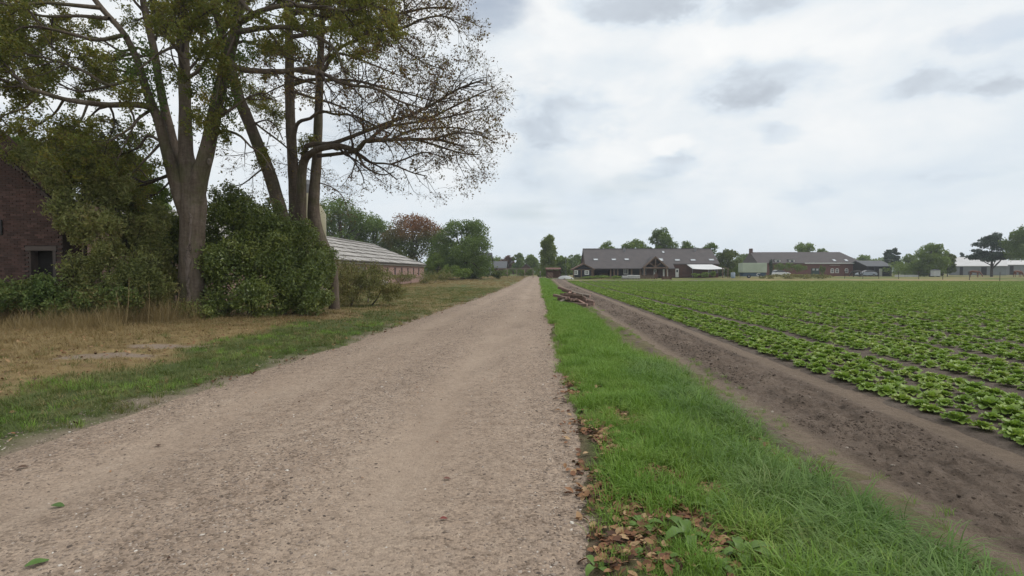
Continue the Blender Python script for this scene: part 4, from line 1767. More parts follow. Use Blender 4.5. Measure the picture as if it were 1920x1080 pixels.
m_beech = mat_bark('beech_bark', (.085, .064, .048), (.135, .106, .083), (.19, .156, .126), (.100, .098, .050))
m_twig = plain('twig_bark', (.095, .072, .060), (.065, .050, .043), 4, .85, 0)
m_darkbark = mat_bark('dark_bark', (.055, .045, .038), (.085, .070, .058), (.12, .10, .085))
m_beechleaf = leafmat('beech_leaf', [(0.091, 0.120, 0.026), (0.148, 0.174, 0.036), (0.217, 0.215, 0.050), (0.324, 0.235, 0.066)], 0.45,
                      tint=[(.085, .035, .030), (.13, .060, .045), (.16, .085, .05), (.10, .075, .035)])
m_darkleaf = leafmat('dark_green_leaf', [(0.077, 0.128, 0.027), (0.117, 0.178, 0.037), (0.165, 0.224, 0.046)], 0.32)
m_holly = leafmat('glossy_shrub_leaf', [(0.074, 0.108, 0.028), (0.123, 0.167, 0.040), (0.187, 0.225, 0.053), (0.289, 0.306, 0.073)], 0.18, .32, spec=.5)
m_willow = leafmat('pale_shrub_leaf', [(0.128, 0.156, 0.055), (0.198, 0.227, 0.075), (0.268, 0.281, 0.101), (0.333, 0.264, 0.123)], 0.35)
m_bramble = leafmat('bramble_leaf', [(0.064, 0.112, 0.029), (0.109, 0.164, 0.043), (0.173, 0.206, 0.061), (0.245, 0.159, 0.075)], .25)
m_brownbush = leafmat('brownish_shrub_leaf', [(0.098, 0.122, 0.038), (0.159, 0.175, 0.056), (0.225, 0.205, 0.074), (0.262, 0.199, 0.084)], .25)
m_midleaf = leafmat('mid_green_leaf', [(0.099, 0.158, 0.031), (0.150, 0.217, 0.042), (0.209, 0.272, 0.055)], 0.32)
m_palefol = leafmat('pale_green_leaf', [(0.074, 0.106, 0.026), (0.111, 0.147, 0.036), (0.149, 0.181, 0.050)], .28)
m_orange = leafmat('orange_leaf', [(0.060, 0.084, 0.026), (0.102, 0.102, 0.034), (0.180, 0.096, 0.042), (0.228, 0.102, 0.048)], .25)
m_poplar = leafmat('yellowish_leaf', [(0.130, 0.182, 0.050), (0.176, 0.227, 0.064), (0.221, 0.267, 0.083)], .5)
m_turning = leafmat('turning_leaf', [(0.060, 0.096, 0.026), (0.090, 0.120, 0.033), (0.120, 0.126, 0.039)], .25, tint=[(.15, .085, .035), (.22, .095, .040), (.26, .12, .05)])
m_redleaf = leafmat('red_brown_leaf', [(.10, .050, .032), (.14, .062, .040), (.10, .075, .035)], .25)
m_bluefol = leafmat('dark_needle', [(0.027, 0.051, 0.030), (0.042, 0.072, 0.039), (0.060, 0.090, 0.048)], .15)


def smooth_line(pts, rad, step=.3):
    """Catmull-Rom through the waypoints"""
    p = np.array([list(q) for q in pts], float)
    rad = np.asarray(rad, float)
    ext = np.vstack([2 * p[0] - p[1], p, 2 * p[-1] - p[-2]])
    out, ro = [], []
    for i in range(len(p) - 1):
        a, b, c, d = ext[i:i + 4]
        n = max(2, int(np.linalg.norm(c - b) / step))
        for k in range(n):
            t = k / n
            out.append(.5 * (2 * b + (c - a) * t + (2 * a - 5 * b + 4 * c - d) * t * t + (3 * b - a - 3 * c + d) * t ** 3))
            ro.append(rad[i] + (rad[i + 1] - rad[i]) * t)
    out.append(p[-1])
    ro.append(rad[-1])
    return np.array(out), np.array(ro)


GR = np.random.default_rng(23)


def wander(p0, d0, length, wob, up, n):
    p, d = np.array(p0, float), np.array(d0, float)
    d /= np.linalg.norm(d)
    out = [p.copy()]
    for i in range(n):
        d = d + GR.normal(0, wob, 3)
        d[2] += up
        d /= np.linalg.norm(d)
        p = p + d * length / n
        out.append(p.copy())
    return np.array(out)


def side_dir(t, ang, flat=.55):
    """direction leaving t at angle ang; beeches spread their sprays fairly flat"""
    r = GR.normal(size=3)
    r[2] *= flat
    r -= t * r.dot(t)
    r /= max(np.linalg.norm(r), 1e-6)
    return t * math.cos(ang) + r * math.sin(ang)


def ramify(tb, line, rad, level, dens, lmax, anchors, up=0.0, ratio=.5, wob=.16, start=.15, maxlev=3):
    """children along a line; twigs (the last level) leave anchors for leaves"""
    seg = np.linalg.norm(np.diff(line, axis=0), axis=1)
    L = seg.sum()
    cum = np.concatenate([[0], np.cumsum(seg)]) / max(L, 1e-6)
    n = max(1, GR.poisson(L * dens[level]))
    for t in start + (1 - start) * np.sqrt(GR.uniform(0, 1, n)) * .98:
        i = min(np.searchsorted(cum, t) - 1, len(line) - 2)
        i = max(i, 0)
        f = (t - cum[i]) / max(cum[i + 1] - cum[i], 1e-6)
        p = line[i] * (1 - f) + line[i + 1] * f
        r_ = rad[i] * (1 - f) + rad[i + 1] * f
        tg = line[i + 1] - line[i]
        tg = tg / max(np.linalg.norm(tg), 1e-6)
        l = lmax[level] * GR.uniform(.45, 1.1) * (1.1 - .55 * t)
        if l < .12:
            continue
        d = side_dir(tg, R(GR.uniform(30, 70)))
        k = max(3, int(l / .22)) if level < maxlev else 3
        ln = wander(p, d, l, wob, up, k)
        r0 = min(r_ * GR.uniform(.45, .65), [.05, .017, .006, .004][level])
        rr = np.linspace(max(r0, .0028), max(r0 * .35, .0018), len(ln))
        tb.add(ln, rr, 6 if level == 0 else (4 if level == 1 else 3))
        if level < maxlev:
            ramify(tb, ln, rr, level + 1, dens, lmax, anchors, up, ratio, wob, .2, maxlev)
        if level >= maxlev - 1:
            anchors.append(ln)


def limb_line(way, d_from, d_to, rad_px, d_ref):
    """waypoints seen in the photograph, at distances running from d_from to d_to"""
    n = len(way)
    ds = np.linspace(d_from, d_to, n)
    ds[1:-1] += GR.normal(0, .12, max(n - 2, 0))
    pts = [W(px, py, d) for (px, py), d in zip(way, ds)]
    r0, r1 = rad_px
    rad = np.linspace(r0, r1, n) / 1000 * d_ref * .5 * .85
    return smooth_line(pts, rad, .22)


LEV = {'den': ([2.1, 3.4, 4.6, 0], [2.3, 1.05, .5, .3]), 'bare': ([2.8, 4.6, 8.0, 0], [2.0, 1.05, .55, .3])}


def fill(zmin, dens, tint, zmax=13.0):
    """more side branches on the upper stems"""
    def f(tw, main, anchors):
        for ln, rr in main:
            k = (ln[:, 2] > zmin) & (ln[:, 2] < zmax)
            if k.sum() > 4:
                ramify(tw, ln[k], rr[k], 0, [dens, 3.4, 4.6, 0], [3.1, 1.15, .5, .3], anchors[tint], .01, start=.0, maxlev=2)
    return f


def big_tree(name, label, base_px, d, stems, limbs, mat_leaf, nleaf=9, leaf=.085, extra=None):
    b = W(base_px, 509, d)
    root = empty(name, (b.x, d, float(z_mead(np.array(b.x), np.array(d))) - .05), label, 'tree')
    o0 = np.array(root.location)
    tb = TB()
    main = []
    for way, d0, d1, rp in stems:
        n = len(way)
        ds = np.linspace(d0, d1, n)
        pts = [W(px, py, dd) for (px, py), dd in zip(way, ds)]
        rad = np.array(rp) / 1000 * d * .5 * .80
        ln, rr = smooth_line(pts, rad, .18)
        rr = rr * (1 + .05 * fbm(np.arange(len(rr)) * .45, np.full(len(rr), 3.3 * len(main)), 3, 201))
        tb.add(ln, rr, 18)
        main.append((ln, rr))
    trunk = tb.build('trunk', m_beech, root, o0)
    anchors = {'green': [], 'red': [], 'bare': []}
    tw = TB()
    for way, d0, d1, rp, style, tint in limbs:
        ln, rr = limb_line(way, d0, d1, rp, d)
        one = TB()
        one.add(ln, rr, 10)
        one.build('limb', m_beech, root, o0)
        den, lm = LEV[style]
        ramify(tw, ln, rr, 0, den, lm, anchors[tint], .03 if tint != 'green' else -.005, maxlev=2)
        anchors[tint].append(ln[-6:])
    if extra:
        extra(tw, main, anchors)
    k = tw.build('twigs', m_twig, root, o0)
    if k:
        k['kind'] = 'stuff'
    cs, ts = [], []
    for tint, frac in (('green', 1.0), ('red', .085), ('bare', .03)):
        for ln in anchors[tint]:
            m_ = GR.poisson(nleaf * frac * (1.6 if tint == 'red' and GR.uniform() < .3 else 1))
            if not m_:
                continue
            t = GR.uniform(.1, 1, m_) * (len(ln) - 1)
            i = np.minimum(t.astype(int), len(ln) - 2)
            p = ln[i] + (ln[i + 1] - ln[i]) * (t - i)[:, None] + GR.normal(0, .07, (m_, 3)) - np.array([0, 0, .03])
            cs.append(p)
            ts.append(np.full(m_, 0.0 if tint == 'green' else GR.uniform(.4, 1)))
    c, tn = np.concatenate(cs), np.concatenate(ts)
    tn = np.clip(tn + (GR.uniform(0, 1, len(tn)) < .08) * .6, 0, 1)
    leaves('foliage', c, leaf, mat_leaf, root, o0, tint=tn, droop=.5, up=.5, rng=GR)
    return root, main


# ---- the big beech beside the undergrowth, four stems from one trunk
stems1 = [
    ([(357, 618), (357, 596), (358, 560), (359, 500), (361, 430), (362, 380), (357, 335), (349, 290), (347, 200), (345, 110), (342, 20), (338, -90), (330, -230), (320, -380)], 16.9, 16.8, [78, 66, 58, 54, 55, 60, 50, 33, 27, 24, 22, 19, 14, 8]),
    ([(352, 400), (338, 365), (322, 315), (308, 265), (296, 222), (284, 195), (272, 160), (256, 110), (230, 60), (190, 15), (150, -40), (100, -120), (60, -220)], 16.8, 15.6, [40, 36, 28, 24, 21, 20, 17, 15, 13, 12, 10, 8, 5]),
    ([(356, 375), (338, 325), (325, 270), (310, 210), (298, 150), (288, 90), (274, 30), (262, -40), (250, -140), (240, -260)], 17.0, 18.0, [34, 29, 23, 20, 18, 17, 16, 14, 10, 6]),
    ([(362, 390), (374, 335), (390, 275), (402, 215), (414, 160), (430, 100), (445, 40), (455, -30), (462, -120), (470, -250)], 16.8, 16.0, [44, 38, 33, 29, 27, 25, 22, 18, 13, 7]),
]
limbs1 = [
    ([(290, 205), (270, 198), (240, 196), (205, 197), (165, 193), (120, 186), (75, 172), (30, 158), (-30, 140)], 16.3, 13.6, (15, 5), 'den', 'green'),
    ([(285, 205), (262, 220), (250, 235), (230, 250), (200, 268)], 16.4, 15.2, (7, 3), 'den', 'green'),
    ([(318, 300), (300, 265), (275, 255), (262, 275), (225, 290), (180, 300)], 16.8, 17.6, (8, 3), 'den', 'green'),
    ([(325, 325), (300, 335), (275, 345), (250, 350), (225, 345)], 17, 18.4, (9, 3), 'den', 'green'),
    ([(270, 155), (240, 150), (205, 160), (150, 130), (90, 110), (20, 95)], 16.2, 14.6, (9, 3), 'den', 'green'),
    ([(235, 65), (180, 75), (120, 60), (60, 50), (-10, 60)], 15.9, 14.2, (9, 3), 'den', 'green'),
    ([(190, 15), (140, 10), (80, 5), (20, 10), (-40, -10)], 15.7, 14.0, (9, 3), 'den', 'green'),
    ([(205, 35), (150, 30), (80, 30), (30, 15), (-20, 20)], 15.8, 17.4, (8, 3), 'den', 'green'),
    ([(292, 110), (260, 90), (225, 95), (180, 70), (140, 80)], 17.6, 19.0, (8, 3), 'den', 'green'),
    ([(345, 150), (375, 130), (400, 90), (430, 60), (470, 20)], 16.8, 15.4, (9, 3), 'den', 'green'),
    ([(345, 110), (310, 60), (290, 20), (270, -30)], 16.8, 14.8, (10, 3), 'den', 'green'),
    ([(343, 60), (385, 20), (420, -20), (470, -60)], 16.8, 18.2, (10, 3), 'den', 'green'),
    ([(412, 215), (428, 208), (440, 200), (470, 180), (500, 175), (520, 190)], 16.5, 15.8, (8, 2), 'bare', 'bare'),
    ([(400, 254), (414, 246), (432, 247), (452, 256), (470, 275), (492, 290), (510, 320)], 16.6, 16.0, (8, 2), 'bare', 'bare'),
    ([(428, 110), (445, 128), (480, 133), (530, 134), (582, 129), (626, 148), (660, 160), (700, 165), (750, 190), (800, 205)], 16.3, 15.2, (14, 3), 'bare', 'red'),
    ([(442, 60), (470, 56), (500, 52), (545, 52), (600, 72), (630, 95), (642, 126), (650, 150)], 16.2, 15.4, (13, 3), 'bare', 'red'),
    ([(446, 40), (490, 20), (540, 10), (600, 15), (660, 20), (700, 5)], 16.1, 14.9, (12, 3), 'den', 'green'),
    ([(452, -10), (500, -15), (560, -5), (630, -10), (690, -10)], 16.0, 15.5, (10, 3), 'den', 'green'),
    ([(450, 0), (480, 30), (520, 50), (560, 55), (600, 40)], 16.1, 17.2, (9, 3), 'den', 'green'),
    ([(440, 70), (420, 120), (410, 160), (405, 190)], 15.8, 15.5, (5, 3), 'den', 'green'),
    ([(335, -90), (400, -130), (480, -160), (560, -180)], 16.8, 15, (12, 3), 'den', 'green'),
    ([(330, -120), (260, -150), (180, -190), (90, -200)], 16.8, 15.6, (12, 3), 'den', 'green'),
    ([(325, -230), (300, -300), (340, -400), (380, -480)], 16.8, 17.6, (10, 3), 'den', 'green'),
    ([(345, 120), (330, 90), (300, 100), (260, 130)], 16.4, 14.6, (8, 3), 'den', 'green'),
    ([(205, 197), (215, 228), (200, 268), (170, 300)], 15.9, 16.6, (5, 2), 'den', 'green'),
    ([(165, 193), (150, 228), (120, 255), (90, 262)], 15.5, 14.6, (5, 2), 'den', 'green'),
    ([(120, 186), (100, 215), (60, 240), (20, 250)], 15.0, 15.8, (5, 2), 'den', 'green'),
    ([(240, 196), (252, 228), (235, 268), (215, 310)], 16.1, 15.4, (5, 2), 'den', 'green'),
    ([(300, 270), (272, 300), (240, 330), (200, 345)], 16.8, 15.8, (6, 2), 'den', 'green'),
    ([(75, 172), (50, 200), (10, 215), (-30, 240)], 14.4, 14.0, (5, 2), 'den', 'green'),
    ([(240, 150), (190, 165), (140, 170), (80, 140), (30, 130)], 16.2, 17.6, (7, 2), 'den', 'green'),
    ([(250, 100), (200, 110), (150, 100), (90, 80), (30, 70)], 16.4, 18.2, (7, 2), 'den', 'green'),
    ([(330, 320), (310, 350), (280, 370), (250, 372)], 17.0, 18.6, (5, 2), 'den', 'green'),
    ([(150, -40), (100, -30), (40, -40), (-40, -60)], 15.6, 16.5, (8, 3), 'den', 'green'),
]
beech1, main1 = big_tree('beech_tree', 'largest beech with four grey stems and peeling bark beside the dark shrub', 357, 16.9, stems1, limbs1, m_beechleaf, 34, .085, extra=fill(6.2, 1.7, 'green', 11.5))

# knot hole and peeling bark on its trunk
kc = W(392, 303, 16.45)
m = MB(beech1.location)
for k, (ra, rb, dd) in enumerate(((.075, .045, 0),)):
    n = 14
    vs = []
    for rr_, yo in ((.095, .06), (.085, -.02), (.055, -.035), (.035, .03)):
        vs += [(kc.x + rr_ * .62 * math.cos(a), kc.y + yo, kc.z + rr_ * 1.15 * math.sin(a)) for a in np.arange(n) * 2 * math.pi / n]
    fs = [(j * n + i, j * n + (i + 1) % n, (j + 1) * n + (i + 1) % n, (j + 1) * n + i) for j in range(3) for i in range(n)] + [tuple(3 * n + i for i in range(n))]
    m.raw(vs, fs)
m.build('knot', plain('knot_wood', (.24, .20, .165), (.12, .10, .085), 12, .9), beech1, smooth_=True)


def scar(root, ln, rr, z0, z1, a0, wd, mat, seed):
    """ragged plate of bare wood following the trunk's surface"""
    r = np.random.default_rng(seed)
    zs = np.linspace(z0, z1, 40)
    vs, fs = [], []
    nx = 7
    for j, z in enumerate(zs):
        i = int(np.argmin(abs(ln[:, 2] - z)))
        c, R_ = ln[i], rr[i]
        t = (z - z0) / (z1 - z0)
        hw = wd * (math.sin(math.pi * min(max(t, .02), .98)) ** .6) * (.65 + .7 * float(fbm(np.array(t * 7.0), np.array(seed * 1.7), 3, 211)))
        of = .16 * float(fbm(np.array(t * 4.0), np.array(seed * 2.9 + 5), 3, 212))
        for k in range(nx):
            a = a0 + of + hw * (k / (nx - 1) - .5) * 2
            e = .022 if 0 < k < nx - 1 else -.01
            e += r.uniform(-.006, .006)
            vs.append((c[0] + (R_ + e) * math.cos(a), c[1] + (R_ + e) * math.sin(a), z))
    for j in range(len(zs) - 1):
        for k in range(nx - 1):
            b = j * nx + k
            fs.append((b, b + 1, b + nx + 1, b + nx))
    m = MB(root.location)
    m.raw(vs, fs)
    return m.build('bark_scar', mat, root)


def mat_scar():
    t = NT('bare_wood')
    a = t.noise(t.pos((1, 1, .25)), 9, 6, .65, .6)
    col = t.ramp(a, [(.34, (.035, .027, .023)), (.44, (.12, .095, .080)), (.6, (.185, .150, .128)), (.8, (.235, .195, .168))])
    return t.done(col, .9, t.bump(a, .8, .03), .15)


m_scar = mat_scar()
scar(beech1, *main1[0], Zp(470, 16.9), Zp(395, 16.9), R(-66), .20, m_scar, 1)
scar(beech1, *main1[0], Zp(530, 16.9), Zp(455, 16.9), R(-72), .34, m_scar, 2)
scar(beech1, *main1[0], Zp(585, 16.9), Zp(520, 16.9), R(-68), .20, m_scar, 3)

# ---- leaning beech
stems2 = [([(552, 590), (545, 500), (533, 425), (520, 375), (505, 325), (485, 275), (465, 225), (447, 180), (432, 125), (415, 60), (400, 0), (385, -80), (370, -180)], 20.6, 19.2, [42, 36, 32, 30, 29, 27, 26, 24, 21, 18, 15, 11, 6])]
limbs2 = [
    ([(440, 150), (420, 120), (390, 90), (350, 70)], 19.6, 20.5, (10, 3), 'den', 'green'),
    ([(415, 60), (450, 20), (490, -20), (540, -50)], 19.4, 21, (10, 3), 'den', 'green'),
    ([(460, 215), (490, 240), (530, 270), (560, 300), (575, 330)], 19.8, 21, (5, 2), 'bare', 'bare'),
    ([(400, 0), (360, -40), (310, -90), (260, -130)], 19.3, 20.5, (9, 3), 'den', 'green'),
    ([(390, -50), (430, -100), (480, -160)], 19.2, 18.0, (9, 3), 'den', 'green'),
    ([(500, 310), (475, 330), (455, 345), (430, 350)], 20, 20.8, (4, 2), 'bare', 'bare'),
    ([(470, 235), (500, 225), (520, 240), (530, 262)], 19.9, 19, (4, 2), 'den', 'green'),
]
big_tree('beech_tree', 'beech trunk leaning left out of the dark shrub', 548, 20.4, stems2, limbs2, m_beechleaf, 34, .085, extra=fill(7.5, 1.9, 'green'))

# ---- twin beech with the long bare bough over the road
stems3 = [
    ([(556, 600), (555, 500), (554, 420), (552, 350), (548, 290), (544, 210), (543, 130), (542, 60), (541, -20), (538, -120), (530, -260)], 21.0, 20.8, [38, 34, 30, 27, 24, 22, 20, 18, 16, 12, 6]),
    ([(560, 520), (563, 440), (565, 380), (566, 330), (570, 303), (580, 286)], 20.8, 20.2, [30, 26, 23, 21, 19, 16]),
]
limbs3 = [
    ([(574, 296), (588, 284), (607, 277), (639, 274), (668, 282), (680, 270), (690, 263), (733, 262), (812, 261), (845, 268), (872, 276)], 20.2, 17.6, (15, 3), 'bare', 'red'),
    ([(568, 300), (576, 273), (600, 270), (626, 268), (670, 252), (721, 233), (765, 217), (806, 198), (859, 167), (905, 150)], 20.4, 18.0, (12, 3), 'bare', 'bare'),
    ([(551, 260), (556, 235), (566, 226), (582, 222), (601, 208), (626, 214), (664, 217), (700, 235), (730, 250)], 20.8, 19.4, (9, 3), 'bare', 'bare'),
    ([(545, 170), (575, 180), (610, 190), (650, 205), (672, 225), (690, 245)], 20.8, 19.6, (7, 2), 'bare', 'bare'),
    ([(546, 160), (580, 150), (620, 150), (670, 152), (720, 165), (780, 180), (830, 195)], 20.8, 18.6, (9, 2), 'bare', 'red'),
    ([(545, 130), (600, 138), (615, 118), (640, 88), (670, 76), (685, 66), (699, 53), (733, 62), (758, 91), (790, 115), (830, 130)], 20.8, 18.2, (9, 2), 'bare', 'red'),
    ([(543, 70), (600, 60), (660, 45), (700, 40), (755, 52), (784, 38), (830, 30), (862, 45)], 20.8, 18.2, (10, 2), 'bare', 'red'),
    ([(542, 30), (590, 10), (640, 0), (690, 5), (720, 15), (749, 25), (800, 15), (850, 15)], 20.8, 18.8, (11, 3), 'bare', 'red'),
    ([(541, 0), (590, -30), (650, -60), (720, -70), (790, -60)], 20.8, 19.0, (11, 3), 'bare', 'red'),
    ([(541, 20), (570, 25), (600, 30), (650, 25), (690, 30)], 20.8, 20.0, (10, 3), 'den', 'green'),
    ([(542, 50), (575, 50), (610, 55), (640, 50)], 20.8, 22.0, (9, 3), 'den', 'green'),
    ([(541, -10), (570, 0), (620, 5), (670, 0), (700, -15)], 20.8, 21.6, (10, 3), 'den', 'green'),
    ([(540, -60), (500, -80), (450, -110), (400, -160)], 20.8, 21.5, (10, 3), 'den', 'green'),
    ([(535, -150), (580, -200), (640, -240)], 20.8, 20.0, (9, 3), 'den', 'green'),
    ([(662, 281), (672, 292), (683, 311), (702, 323), (721, 328), (740, 322)], 19.4, 18.8, (6, 2), 'bare', 'bare'),
    ([(690, 264), (720, 240), (760, 232), (810, 225), (860, 215), (900, 205)], 19.0, 17.4, (7, 2), 'bare', 'bare'),
    ([(733, 262), (770, 245), (810, 240), (860, 240), (905, 250)], 18.7, 19.6, (6, 2), 'bare', 'red'),
    ([(765, 217), (800, 222), (850, 200), (890, 180), (925, 165)], 18.9, 17.6, (6, 2), 'bare', 'bare'),
    ([(812, 261), (850, 250), (885, 250), (915, 258)], 18.0, 17.2, (5, 2), 'bare', 'red'),
    ([(780, 262), (810, 270), (840, 280), (870, 288), (900, 290)], 18.3, 19.0, (5, 2), 'bare', 'red'),
]
big_tree('beech_tree', 'twin stemmed beech with long bare bough reaching right over the roadside', 557, 20.9, stems3, limbs3, m_beechleaf, 30, .085, extra=fill(10.9, 2.2, 'green'))

# ---- beech with the bent foot
stems4 = [([(628, 600), (626, 560), (624, 530), (618, 495), (604, 462), (593, 430), (588, 395), (590, 350), (594, 300), (596, 250), (598, 190), (600, 130), (603, 60), (606, -20), (612, -120), (618, -240)], 20.8, 21.4, [26, 25, 26, 31, 34, 31, 28, 25, 23, 21, 19, 17, 15, 12, 9, 5])]
limbs4 = [
    ([(596, 292), (620, 290), (645, 287), (664, 286), (680, 295), (695, 305), (733, 308), (774, 324), (800, 330)], 20.9, 19.2, (9, 2), 'bare', 'bare'),
    ([(668, 290), (667, 302), (662, 318), (658, 334)], 20.2, 20.1, (4, 2), 'bare', 'bare'),
    ([(733, 308), (760, 298), (790, 286), (810, 288), (830, 294)], 19.6, 19.0, (4, 2), 'bare', 'red'),
    ([(599, 160), (560, 150), (520, 165), (480, 185)], 21.2, 22.5, (6, 2), 'den', 'green'),
    ([(600, 120), (630, 100), (670, 110), (720, 130), (770, 150)], 21.2, 22.6, (7, 2), 'bare', 'red'),
    ([(604, 40), (650, 10), (700, -10), (760, -30)], 21.3, 22.6, (8, 2), 'bare', 'red'),
    ([(605, 0), (580, -40), (550, -80)], 21.3, 22.2, (8, 3), 'den', 'green'),
    ([(604, 30), (640, 30), (670, 50), (700, 60)], 21.3, 20.6, (7, 3), 'den', 'green'),
    ([(610, -90), (660, -130), (720, -160)], 21.4, 20.4, (8, 3), 'den', 'green'),
    ([(590, 340), (620, 350), (640, 365), (650, 385)], 21, 21.6, (3, 1.5), 'bare', 'bare'),
]
big_tree('beech_tree', 'slender beech with bent foot at the right end of the shrub', 622, 21.0, stems4, limbs4, m_beechleaf, 30, .085, extra=fill(10.9, 2.0, 'green'))


# ---- shrubs
def lobes_points(lobes, n, rng, shell=(.72, 1.04)):
    """points over the outsides of many overlapping lumps"""
    A = np.array([l[3] * l[4] for l in lobes])
    pick = rng.choice(len(lobes), n, p=A / A.sum())
    L = np.array(lobes)[pick]
    d = rng.normal(size=(n, 3))
    d /= np.linalg.norm(d, axis=1, keepdims=True)
    r = rng.uniform(*shell, n)[:, None]
    return L[:, :3] + d * r * np.stack([L[:, 3], L[:, 3], L[:, 4]], 1)


def shrub(name, label, cat, lobes, n, size, mat, stems=8, aspect=.5, sub=14, rng=None, bark=None, up=.3, group=None, sprays=0, parts=('foliage', 'stem')):
    """lobes: (x, y, z, r, h) big lumps; each is broken up into smaller ones"""
    rng = rng or np.random.default_rng(abs(hash(label)) % 1000 if False else sum(map(ord, label)))
    small = []
    for (x, y, z, r, h) in lobes:
        small.append((x, y, z, r * .72, h * .72))
        for k in range(sub):
            d = rng.normal(size=3)
            d /= np.linalg.norm(d)
            d[2] = abs(d[2]) if rng.uniform() < .6 else d[2]
            q = rng.uniform(.22, .42)
            small.append((x + d[0] * r * .78, y + d[1] * r * .78, z + d[2] * h * .78, r * q, h * q))
    c = lobes_points(small, n, rng, (.55, 1.08))
    cx = np.mean([l[0] for l in lobes])
    cy = np.mean([l[1] for l in lobes])
    z0 = float(z_mead(np.array(cx), np.array(cy))) if cx < 0 and cy < 120 else float(hf(cy))
    c = c[c[:, 2] > z0 + .02]
    root = empty(name, (cx, cy, z0), label, cat, group)
    o0 = np.array(root.location)
    # sprays: shoots that break the outline
    if sprays:
        tb = TB()
        ex = []
        for i in range(sprays):
            l = lobes[rng.integers(len(lobes))]
            d = rng.normal(size=3)
            d[2] = abs(d[2]) + .35
            d /= np.linalg.norm(d)
            p = np.array(l[:3]) + d * np.array([l[3], l[3], l[4]]) * .8
            ln = wander(p, d + np.array([0, 0, .35]), rng.uniform(.25, .6) * max(.6, l[3]) * .9, .12, .02, 4)
            tb.add(ln, np.linspace(.008, .003, len(ln)), 3)
            t = rng.uniform(0, 1, 16) * (len(ln) - 1)
            j = np.minimum(t.astype(int), len(ln) - 2)
            ex.append(ln[j] + (ln[j + 1] - ln[j]) * (t - j)[:, None] + rng.normal(0, size * .8, (16, 3)))
        c = np.concatenate([c] + ex)
        s_ = tb.build('shoots', m_twig, root, o0)
        s_['kind'] = 'stuff'
    leaves(parts[0], c, size, mat, root, o0, aspect=aspect, up=up, rng=rng)
    for i in range(stems):
        l = lobes[i % len(lobes)]
        tb = TB()
        b = np.array([cx + (l[0] - cx) * .6 + rng.normal(0, .15), cy + (l[1] - cy) * .6 + rng.normal(0, .15), z0 - .05])
        e = np.array([l[0], l[1], l[2]]) + rng.normal(0, .3, 3) * l[3]
        mid = (b + e) / 2 + rng.normal(0, .12, 3)
        ln, rr = smooth_line([b, mid, e], [.035, .025, .012], .2)
        tb.add(ln, rr * max(1, l[3] * .6), 6)
        tb.build(parts[1], bark or m_darkbark, root, o0)
    return root


def P3(px, py, d):
    p = W(px, py, d)
    return p.x, p.y, p.z


def lobe(px, py, d, rpx, hpx):
    p = W(px, py, d)
    return (p.x, p.y, p.z, rpx / 1000 * d, hpx / 1000 * d)


shrub('evergreen_shrub', 'large glossy dark green shrub around the beech trunks', 'shrub',
      [lobe(440, 530, 17.6, 70, 78), lobe(500, 500, 18.4, 75, 90), lobe(560, 530, 18.4, 62, 75), lobe(430, 440, 18.6, 55, 65), lobe(490, 430, 19.0, 62, 62),
       lobe(430, 385, 19.0, 38, 36), lobe(545, 450, 19.2, 50, 48), lobe(595, 510, 19.4, 42, 55), lobe(500, 565, 17.3, 60, 40), lobe(580, 570, 18.0, 45, 34), lobe(410, 580, 17.0, 30, 26), lobe(395, 500, 18.4, 40, 70)],
      78000, .105, m_holly, 12, .5, 13, sprays=260)
shrub('bramble_bush', 'leafy young shoots round the foot of the largest beech', 'bush',
      [lobe(350, 590, 16.2, 24, 18), lobe(385, 592, 16.3, 24, 20)], 3200, .085, m_holly, 4, .5, 8, sprays=24)
shrub('dark_bush', 'dark shady bush left of the largest beech trunk', 'bush',
      [lobe(318, 500, 18.6, 42, 75), lobe(300, 560, 17.8, 34, 36), lobe(330, 440, 19.0, 28, 36)], 16000, .105, m_holly, 6, .5, 12, sprays=30)
shrub('overgrown_shrub', 'tall feathery green shrub overgrowing the old brick gable', 'shrub',
      [lobe(150, 350, 15.0, 40, 52), lobe(205, 360, 15.6, 44, 50), lobe(175, 305, 16.2, 40, 36), lobe(110, 315, 15.7, 34, 32), lobe(268, 440, 16.4, 36, 42), lobe(235, 395, 16.6, 40, 44),
       lobe(190, 440, 15.0, 44, 46), lobe(255, 520, 15.6, 38, 50), lobe(150, 430, 14.9, 28, 52), lobe(205, 510, 15.2, 40, 46), lobe(295, 500, 16.8, 30, 40), lobe(145, 520, 14.8, 26, 40), lobe(75, 295, 16.4, 36, 24), lobe(300, 550, 16.2, 30, 30), lobe(135, 280, 16.6, 34, 24), lobe(100, 345, 14.9, 24, 30), lobe(70, 320, 14.9, 22, 22), lobe(112, 410, 14.8, 16, 34), lobe(40, 300, 15.4, 26, 16), lobe(262, 470, 17.4, 34, 40), lobe(285, 415, 18.0, 30, 34), lobe(235, 440, 17.2, 30, 36)],
      62000, .115, m_willow, 10, .32, 12, sprays=620)
shrub('overgrown_shrub', 'green bush behind the brick gable under the beech crown', 'shrub',
      [lobe(60, 300, 18.5, 60, 40), lobe(150, 290, 19, 55, 36), lobe(230, 330, 19, 55, 50), lobe(280, 380, 20, 40, 50), lobe(110, 330, 18, 50, 60)], 26000, .12, m_midleaf, 5, .45, 14, sprays=120)
shrub('bramble_bush', 'low bramble thicket in front of the brick wall opening', 'bush',
      [lobe(30, 560, 14.2, 48, 36), lobe(85, 558, 14.3, 40, 44), lobe(130, 580, 14.4, 40, 34), lobe(-20, 565, 14.2, 45, 40), lobe(180, 572, 14.5, 34, 34), lobe(235, 575, 14.9, 36, 34)], 22000, .085, m_bramble, 6, .55, 12, sprays=90)
